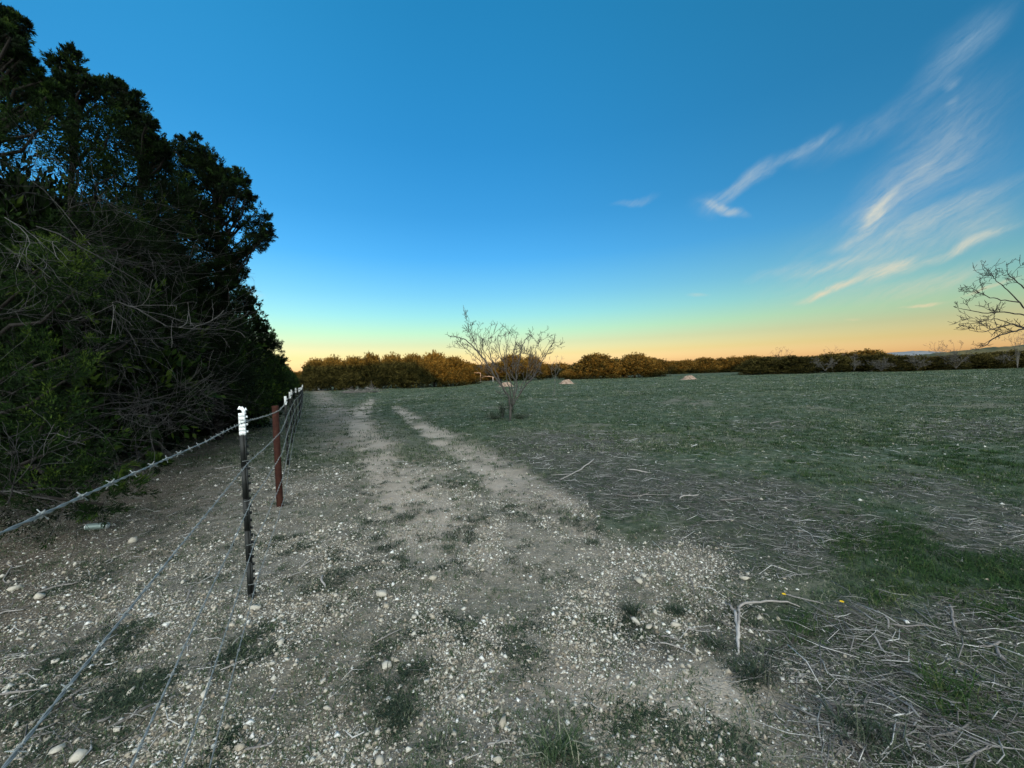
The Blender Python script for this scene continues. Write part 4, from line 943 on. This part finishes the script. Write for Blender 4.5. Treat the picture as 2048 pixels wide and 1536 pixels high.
# ------------------------------------------------------------------ loose sticks and the forked branch
def stick(px0, py0, px1, py1, wpx, label, tone=.8, kink=.05, name='stick', forks=1, lift=.01):
    a, b = gp(px0, py0), gp(px1, py1); c = (a + b) / 2; c[2] = float(zg(c[0], c[1])); L_ = np.linalg.norm(b - a)
    n = 9; tt = np.linspace(0, 1, n)[:, None]; P = a + (b - a) * tt; off = (RNG.normal(size=3) * np.sin(tt * math.pi) + RNG.normal(size=3) * np.sin(tt * 2 * math.pi) * .5 + RNG.normal(size=(n, 3)) * .12) * kink * 1.3 * L_ * np.array((1, 1, .25))
    P = P + off; r = wpx * (.29 if c[1] < 3.5 else .2) / F * c[1]
    R_ = np.interp(np.linspace(0, 1, n), [0, .15, .8, 1], [r * .7, r, r * .7, r * .25])
    P[:, 2] = zg(P[:, 0], P[:, 1]) + R_ * .8 + lift
    g = MB(); g.tube(P - c, R_, 7, np.clip(tone + RNG.normal(size=1) * .05, 0, 1))
    for _ in range(forks):
        i = RNG.integers(3, n - 2); d = P[i + 1] - P[i]; s = np.array((-d[1], d[0], .1)); d = d / np.linalg.norm(d) * .8 + s / np.linalg.norm(s) * RNG.choice((-1, 1)) * .6
        q = P[i] + d * L_ * RNG.uniform(.15, .3); q[2] = P[i][2] + .01; g.tube([P[i] - c, (P[i] + q) / 2 - c, q - c], [r * .5, r * .4, r * .2], 5, tone)
    o = g.obj(name, M['dead'], None, True); o.location = c; return tag(o, label, 'stick', 'dead sticks lying on the ground')
def forked():
    b = gp(1475, 1245)
    t = thing('forked_branch', b, 'bleached forked branch lying on the dirt, its long arm reaching right', 'branch')
    def run(name, P, R_, tone):
        Q = []
        for (a, c, l) in P:
            q = gp(a, c); q[2] += l; Q.append(q - b)
        Q = dense_poly(np.array(Q), 3, .004); R2 = np.interp(np.linspace(0, 1, len(Q)), np.linspace(0, 1, len(R_)), R_)
        g = MB(); g.tube(Q, R2, 8, np.clip(tone + np.zeros(1), 0, 1)); g.obj(name, M['dead'], t, True)
    run('stem', [(1478, 1310, .01), (1475, 1285, .02), (1476, 1262, .025), (1473, 1246, .03), (1471, 1232, .03)], [.004, .010, .011, .010, .008], .9)
    run('arm', [(1476, 1262, .025), (1480, 1240, .04), (1477, 1230, .045), (1500, 1222, .05), (1530, 1216, .04), (1575, 1213, .03), (1600, 1218, .01)], [.008, .007, .007, .0075, .006, .005, .003], .6)
    run('twig', [(1471, 1234, .03), (1463, 1224, .03), (1450, 1208, .01)], [.009, .007, .003], .6)
forked()
ST = [(1372, 1262, 1422, 1266, 5, 'pale straight stick left of the forked branch'), (1322, 1276, 1366, 1285, 6, 'grey stick just left of the forked branch stem'), (1318, 1290, 1395, 1318, 5, 'long thin dark stick below the row of white rocks'),
 (1568, 1192, 1650, 1214, 5, 'thin stick running right from the end of the forked branch'), (1378, 1160, 1392, 1198, 4, 'thin upright-lying stick among the pebbles right of centre'), (1662, 1412, 1780, 1402, 10, 'thick pale stick in the wood litter at the lower right'),
 (1705, 1432, 1840, 1460, 9, 'long grey stick below the thick pale one'), (1860, 1480, 1975, 1440, 8, 'curved pale stick at the bottom right'), (1930, 1530, 1985, 1500, 9, 'short thick pale stick in the bottom right corner'), (1900, 1215, 1918, 1280, 8, 'broken pale stick standing in the straw on the right'),
 (1770, 1235, 1776, 1262, 6, 'short upright pale stick beside the sandy patch'), (1780, 1252, 1870, 1258, 7, 'cream stick lying across the sandy patch end'), (1745, 1272, 1780, 1320, 7, 'split grey sticks slanting in the litter'), (2000, 1290, 1955, 1296, 8, 'pale chunk of wood near the right edge'),
 (2010, 1325, 1990, 1298, 12, 'weathered wooden chunk at the right edge'), (75, 1190, 165, 1164, 6, 'long pale stick beyond the fence at the left'), (0, 1395, 85, 1382, 9, 'thick cream stick at the left edge under the wires'), (98, 1420, 200, 1355, 5, 'thin straight stick crossing under the second wire'),
 (0, 1231, 50, 1222, 5, 'thin pale stick at the left edge beyond the fence'), (12, 1130, 35, 1168, 4, 'crooked thin stick at the far left near the dark tree'), (370, 1208, 384, 1176, 6, 'silvery split stick between the wires'), (242, 1228, 268, 1220, 7, 'short silvery wood scrap under the second wire'),
 (600, 1140, 634, 1115, 5, 'white-tipped stick right of the first post'), (574, 1158, 612, 1140, 4, 'darker stick continuing from the white-tipped one'), (645, 1155, 650, 1178, 7, 'short white curved stick right of the first post'), (752, 1288, 802, 1262, 4, 'thin stick near the smooth white rock'),
 (893, 1392, 928, 1362, 4, 'slanting pale twig in the middle foreground'), (905, 1532, 945, 1500, 5, 'slanting twig at the bottom edge centre'), (975, 1495, 1028, 1488, 8, 'charred grey stick below the large tan stone'), (540, 1410, 552, 1388, 9, 'white wood splinter lower left of centre'),
 (490, 1505, 545, 1494, 9, 'pale stick beside the half-buried grey stone'), (440, 1345, 505, 1318, 4, 'long brown twig under the lowest wires'), (430, 940, 470, 934, 5, 'pale curved stick beyond the fence by the near post'), (402, 958, 432, 950, 3, 'thin twig beyond the fence under the top wire'),
 (1190, 920, 1120, 960, 7, 'pale weathered limb in the litter at the rut edge'), (1360, 1000, 1400, 990, 8, 'curved white stick in the straw band'), (1255, 940, 1300, 948, 6, 'grey limb lying in the middle of the litter band'), (1440, 1003, 1488, 1000, 8, 'thick white curved stick in the middle of the straw band'),
 (1230, 990, 1340, 992, 5, 'long thin grey limb along the rut edge'), (1405, 1044, 1470, 1044, 5, 'straight pale stick below the straw band'), (1540, 850, 1556, 842, 4, 'small white bent stick far out in the grass')]
for q in ST: stick(*q[:5], q[5], tone=RNG.uniform(.35, .8))

# pile of cut brush at the far tree line
def brush():
    b = gp(712, 786); t = MB()
    for _ in range(120):
        a = RNG.uniform(-1.6, 2.6); p = np.array((a, RNG.normal() * .4, .05 + abs(RNG.normal()) * .12 + (.2 if 1.6 < a < 2.3 else 0)))
        grow(t, p, (RNG.normal(), RNG.normal() * .4, .12), RNG.uniform(.4, 1.0), RNG.uniform(.01, .03), 1, 4, 3, .3, 2, .6, 0, RNG.uniform(0, .7), .01)
    o = t.obj('brush_pile', M['dead']); o.location = b; tag(o, 'low heap of cut branches in front of the far left trees', 'brush pile')
brush()

# tin can under the nearest tree
def can():
    a, b = gp(175, 1060), gp(214, 1057); r = .035; ax = (b - a); L_ = np.linalg.norm(ax); ax /= L_
    c = (a + b) / 2; c[2] = float(zg(c[0], c[1])) + r * .85
    t = thing('tin_can', c - np.array((0, 0, r)), 'tarnished cylindrical can lying on its side under the nearest juniper', 'can')
    o = np.array((0, 0, r)); g = MB(); u = np.linspace(-.5, .5, 14)
    g.tube([o + ax * L_ * k_ for k_ in u], [r * .82, r * .97] + [r * (1 - .03 * (i % 2)) for i in range(10)] + [r * .97, r * .82], 18, .5); g.obj('body', M['can'], t, True)
    for s in (-1, 1):
        g = MB(); g.tube([o + ax * L_ * (.49 * s), o + ax * L_ * (.53 * s)], [r * .9, r * .86], 18, .8); g.obj('rim', M['rim'], t, True)
can()

# yellow flowers and tall dry stalks
for px, py, lab in [(1572, 1192, 'tiny yellow wildflower left of the other one, above the forked branch'), (1688, 1208, 'tiny yellow wildflower on the right, over the sandy patch')]:
    b = gp(px - 3, py + 16); t = thing('yellow_flower', b, lab, 'flower', 'tiny yellow wildflowers'); h = .06
    g = MB(); g.tube([(0, 0, 0), (.004, 0, h * .5), (0, .004, h)], .0015, 5, .3); g.obj('stem', M['weed'], t)
    g = MB()
    for k_ in range(8):
        a = k_ * math.pi / 4; d = np.array((math.cos(a), math.sin(a), .15)); s = np.array((-math.sin(a), math.cos(a), 0)) * .0045; c = np.array((0, .004, h))
        g.add([c + d * .002 - s * .4, c + d * .008 - s, c + d * .014, c + d * .008 + s, c + d * .002 + s * .4], [(0, 1, 2), (0, 2, 4), (4, 2, 3)], None, .5)
    g.obj('petals', M['yellow'], t)
GS = 'thin dry stalks standing in the ground'
for bx, by, tx, ty, lab in [(1525, 1443, 1541, 1310, 'tallest thin dark stalk, lower right, right of the forked branch'), (440, 1000, 452, 940, 'thin stalk beyond the fence left of the near post'), (1236, 1140, 1237, 1095, 'short thin stalk right of centre beside the weeds'), (1200, 1530, 1190, 1450, 'faint thin stalk at the bottom centre')]:
    b = gp(bx, by); e = at(tx, ty, b[1]) - b; g = MB(); P = dense_poly(np.array([np.zeros(3), e * .5 + (.01, 0, 0), e]), 3, .003)
    g.tube(P, np.linspace(.0022, .0012, len(P)), 4, .2)
    o = g.obj('dry_stalk', M['twig']); o.location = b; tag(o, lab, 'plant stalk', GS)

# distinct grass tufts
def blades(g, P, h, w, lean, tone, curl=.5):
    """bent two-segment blades from ground points"""
    n = len(P); a = RNG.random(n) * 2 * math.pi; d = np.stack([np.cos(a), np.sin(a), a * 0], -1)
    s = np.stack([-np.sin(a), np.cos(a), a * 0], -1) * (np.broadcast_to(w, (n,)) / 2)[:, None]
    h = np.broadcast_to(h, (n,))[:, None] * RNG.uniform(.5, 1.3, (n, 1)); ln = np.broadcast_to(lean, (n,))[:, None] * RNG.uniform(.3, 1.4, (n, 1))
    m_ = P + d * h * ln * .4 + np.array((0, 0, 1.)) * h * .62
    t = P + d * h * ln * (1 + curl) + np.array((0, 0, 1.)) * h * (1 - .3 * np.minimum(ln, 1.5))
    V = np.stack([P - s, P + s, m_ + s * .8, m_ - s * .8, t], 1).reshape(-1, 3)
    i = np.arange(n)[:, None] * 5
    g.add(V, (i + np.array([[3, 2, 4]])).reshape(-1, 3), (i + np.array([[0, 1, 2, 3]])).reshape(-1, 4), np.repeat(np.clip(tone, 0, 1), 5))
GT = 'separate tufts of grass on the dirt'
for px, py, r, m_, lab, h in [(1262, 1228, .05, 'weed', 'dark green tuft left of the bright white rock', .07), (1352, 1226, .04, 'weed', 'small dark tuft above the grey-white rock', .06), (1510, 1352, .08, 'weed', 'yellow-green spiky tuft below the forked branch', .10),
        (1108, 1522, .06, 'grass', 'straw-coloured spiky tuft at the bottom edge', .10), (1140, 1498, .04, 'grass', 'smaller straw tuft right of the bottom edge one', .06), (1738, 1490, .09, 'weed', 'olive tuft in the litter at the lower right', .12), (1425, 1290, .05, 'weed', 'low tuft left of the forked branch stem', .05),
        (1905, 1400, .13, 'green', 'bright green tuft in the lower right litter', .12), (790, 1428, .1, 'weed', 'broad dark tuft in the lower left foreground', .07), (735, 1385, .11, 'weed', 'dark weedy tuft above the broad one', .05)]:
    b = gp(px, py); n = 120; a = RNG.random(n) * 6.28; q = r * 1.25 * RNG.random(n) ** .75 * (1 + .35 * np.sin(a * 2 + px)); P = np.stack([np.cos(a) * q, np.sin(a) * q, a * 0 - .01], -1)
    g = MB(); blades(g, P, h, .004, 1.0, .5 + RNG.normal(size=n) * .25); o = g.obj('grass_tuft', M[m_]); o.location = b; tag(o, lab, 'grass tuft', GT)

# ------------------------------------------------------------------ ground cover nobody could count
def scatter(n, y0, y1, powr=1.0, pad=60):
    """random ground points in the seen wedge, denser near"""
    y = y0 * (y1 / y0) ** (RNG.random(n) ** powr)
    px = RNG.uniform(-pad, 2048 + pad, n)
    d = (px - 1024) / F
    x = d * y + .03 * EYE + RNG.normal(size=n) * .02
    return x, y
def stuff(g, name, m, label):
    o = g.obj(name, m); o['kind'] = 'stuff'; o['label'] = label; return o
# gravel
g = MB(); x, y = scatter(430000, 1.25, 13, 1.0)
mk = masks(x, y); w = mk['gravel'] ** 1.3 * np.clip(1.2 - y / 14, .2, 1)
w = np.clip(w + .05 * mk['sand'] + .03 * mk['grass'] * (y < 8) + .05 * mk['left'], 0, 1)
cl_ = fbm(x * 3, y * 3, 33); keep = RNG.random(len(x)) < w * (.3 + 1.4 * smooth(.35, .65, cl_)) * .68 * (1 - .65 * mk['left'] * smooth(2, 3.6, y)) * (1 - .75 * mk['litter'])
x, y = x[keep], y[keep]; n = len(x); r = np.clip(.0033 * np.exp(RNG.normal(size=n) * .60), .0016, .017) * np.interp(y, [1, 4, 13], [.85, 1.25, 2.2])
base = np.array([(1, 0, 0), (-1, 0, 0), (0, 1, 0), (0, -1, 0), (0, 0, 1), (0, 0, -1), (.7, .7, .3), (-.7, .6, -.2)])[:6]
V = base[None] * r[:, None, None] * RNG.uniform(.55, 1.35, (n, 6, 1)) + RNG.normal(size=(n, 6, 3)) * r[:, None, None] * .22
a = RNG.random(n) * 6.28; c_, s_ = np.cos(a)[:, None], np.sin(a)[:, None]
V = np.stack([V[..., 0] * c_ - V[..., 1] * s_, V[..., 0] * s_ + V[..., 1] * c_, V[..., 2] * .75], -1)
V += np.stack([x, y, zg(x, y) + r * .3], -1)[:, None]
tri = np.array([(0, 2, 4), (2, 1, 4), (1, 3, 4), (3, 0, 4), (2, 0, 5), (1, 2, 5), (3, 1, 5), (0, 3, 5)])
g.add(V.reshape(-1, 3), (np.arange(n)[:, None, None] * 6 + tri[None]).reshape(-1, 3), None, np.repeat(np.clip(.54 + RNG.normal(size=n) * .28, 0, 1), 6))
stuff(g, 'gravel', M['stone'], 'loose pale limestone gravel on the dirt')
print('gravel', n)

# grass and weeds
def grass_layer(g, n, y0, y1, hh, ww, per, key, gain, tone, spread, lean=.9, thr=None, tvar=.2, hf=False):
    x, y = scatter(n, y0, y1); mk = masks(x, y); w = np.clip(mk[key] * gain, 0, 1)
    if hf: w = w * smooth(.44, .60, fbm(x * 7, y * 7, 71, 3))
    if thr: w = w * smooth(*thr, fbm(x * 2.2, y * 2.2, 41))
    k_ = RNG.random(n) < w; x, y = x[k_], y[k_]; m_ = len(x)
    ct = tone + RNG.normal(size=m_) * tvar + (fbm(x * .5, y * .5, 44) - .5) * .5
    X = np.repeat(x, per) + RNG.normal(size=m_ * per) * np.repeat(spread * np.interp(y, [1, 60], [1, 1.0]), per); Y = np.repeat(y, per) + RNG.normal(size=m_ * per) * np.repeat(spread * np.interp(y, [1, 60], [1, 1]), per)
    P = np.stack([X, Y, height(X, Y) - .008], -1)
    yy = np.repeat(y, per)
    blades(g, P, hh, np.maximum(ww, yy * .0011), lean, np.repeat(ct, per) + RNG.normal(size=m_ * per) * .1)
    return m_
g = MB()
c1 = grass_layer(g, 42000, 1.3, 8, .030, .0035, 9, 'grass', 1.0, .38, .022)
c2 = grass_layer(g, 36000, 7, 24, .05, .007, 8, 'grass', .9, .42, .06)
c3 = grass_layer(g, 30000, 22, 75, .075, .02, 6, 'grass', .9, .42, .18)
stuff(g, 'field_grass', M['grass'], 'short dull green and straw grass of the field')
g = MB()
c4 = grass_layer(g, 36000, 1.5, 14, .050, .004, 14, 'green', 1.1, .5, .035, thr=(.35, .55))
stuff(g, 'green_grass', M['green'], 'fresh green grass patches among the straw')
g = MB()
c5 = grass_layer(g, 60000, 1.3, 8, .020, .005, 9, 'apron', .62, .40, .018, 1.3, thr=(.42, .58), hf=True)
c7 = grass_layer(g, 30000, 1.3, 9, .034, .005, 12, 'weedy', 1.0, .42, .022, 1.1, thr=(.42, .60), hf=True)
c6 = grass_layer(g, 9000, 1.5, 7, .03, .005, 10, 'left', .7, .4, .03, 1.2, thr=(.45, .6))
stuff(g, 'low_weeds', M['weed'], 'dark low weeds between the stones')
print('grass', c1, c2, c3, c4, c5, c6)
# wood and straw litter
def litter_layer(n, y0, y1, key, gain, l0, l1, r0, name, label, tone=.36, flat=.25, dirb=None):
    g = MB(); x, y = scatter(n, y0, y1); mk = masks(x, y); w = np.clip(mk[key] * gain, 0, 1)
    k_ = RNG.random(n) < w; x, y = x[k_], y[k_]; m_ = len(x)
    a = RNG.random(m_) * math.pi if dirb is None else dirb + RNG.normal(size=m_) * 1.0
    ln = l0 + (l1 - l0) * RNG.random(m_) ** 3; b = RNG.normal(size=m_) * .25
    t = np.array((-.5, 0, .5)); dx, dy = np.cos(a), np.sin(a)
    P = np.stack([x[:, None] + dx[:, None] * ln[:, None] * t - dy[:, None] * (ln * b)[:, None] * (1 - 4 * t * t) * .5, y[:, None] + dy[:, None] * ln[:, None] * t + dx[:, None] * (ln * b)[:, None] * (1 - 4 * t * t) * .5, np.zeros((m_, 3))], -1)
    r = np.maximum(r0 * np.exp(RNG.normal(size=m_) * .45), y * .00045)
    P[..., 2] = height(x, y)[:, None] + r[:, None] + np.abs(RNG.normal(size=(m_, 1))) * .012 + RNG.normal(size=(m_, 3)) * ln[:, None] * .06
    P[..., 2] = np.maximum(P[..., 2], height(P[..., 0], P[..., 1]) + r[:, None] * .4)
    sd_ = np.stack([-dy, dx, dx * 0], -1)[:, None] * r[:, None, None]; up = np.array((0, 0, 1.)) * r[:, None, None]
    rs = np.array((.8, 1, .5))[None, :, None]
    V = np.stack([P + sd_ * rs, P + up * rs, P - sd_ * rs], 2).reshape(-1, 3)     # [m,3pts,3ring]
    q = []
    for s in range(2):
        for e in ((0, 1), (1, 2), (2, 0)):
            q.append((s * 3 + e[0], s * 3 + e[1], s * 3 + 3 + e[1], s * 3 + 3 + e[0]))
    tr = [(0, 2, 1), (6, 7, 8)]
    i = np.arange(m_)[:, None, None] * 9
    g.add(V, (i + np.array(tr)).reshape(-1, 3), (i + np.array(q)).reshape(-1, 4), np.repeat(np.clip(tone + RNG.normal(size=m_) * .2 + (RNG.random(m_) < .16) * .4, 0, 1), 9))
    print(name, m_); stuff(g, name, M['wood'], label)
litter_layer(150000, 1.4, 22, 'wood', .6, .02, .30, .0015, 'wood_litter', 'grey shredded wood and broken twigs strewn over the ground', dirb=-.35)
litter_layer(14000, 1.5, 14, 'left', .5, .02, .22, .0018, 'leaf_litter', 'dead twigs and needles on the shaded ground behind the fence', .4)
litter_layer(9000, 1.3, 12, 'apron', .16, .015, .14, .0015, 'twig_litter', 'small broken twigs between the stones', .55)
litter_layer(15000, 6, 40, 'grass', .3, .04, .3, .003, 'straw_litter', 'dry pale straw and stems lying in the field grass', .75)
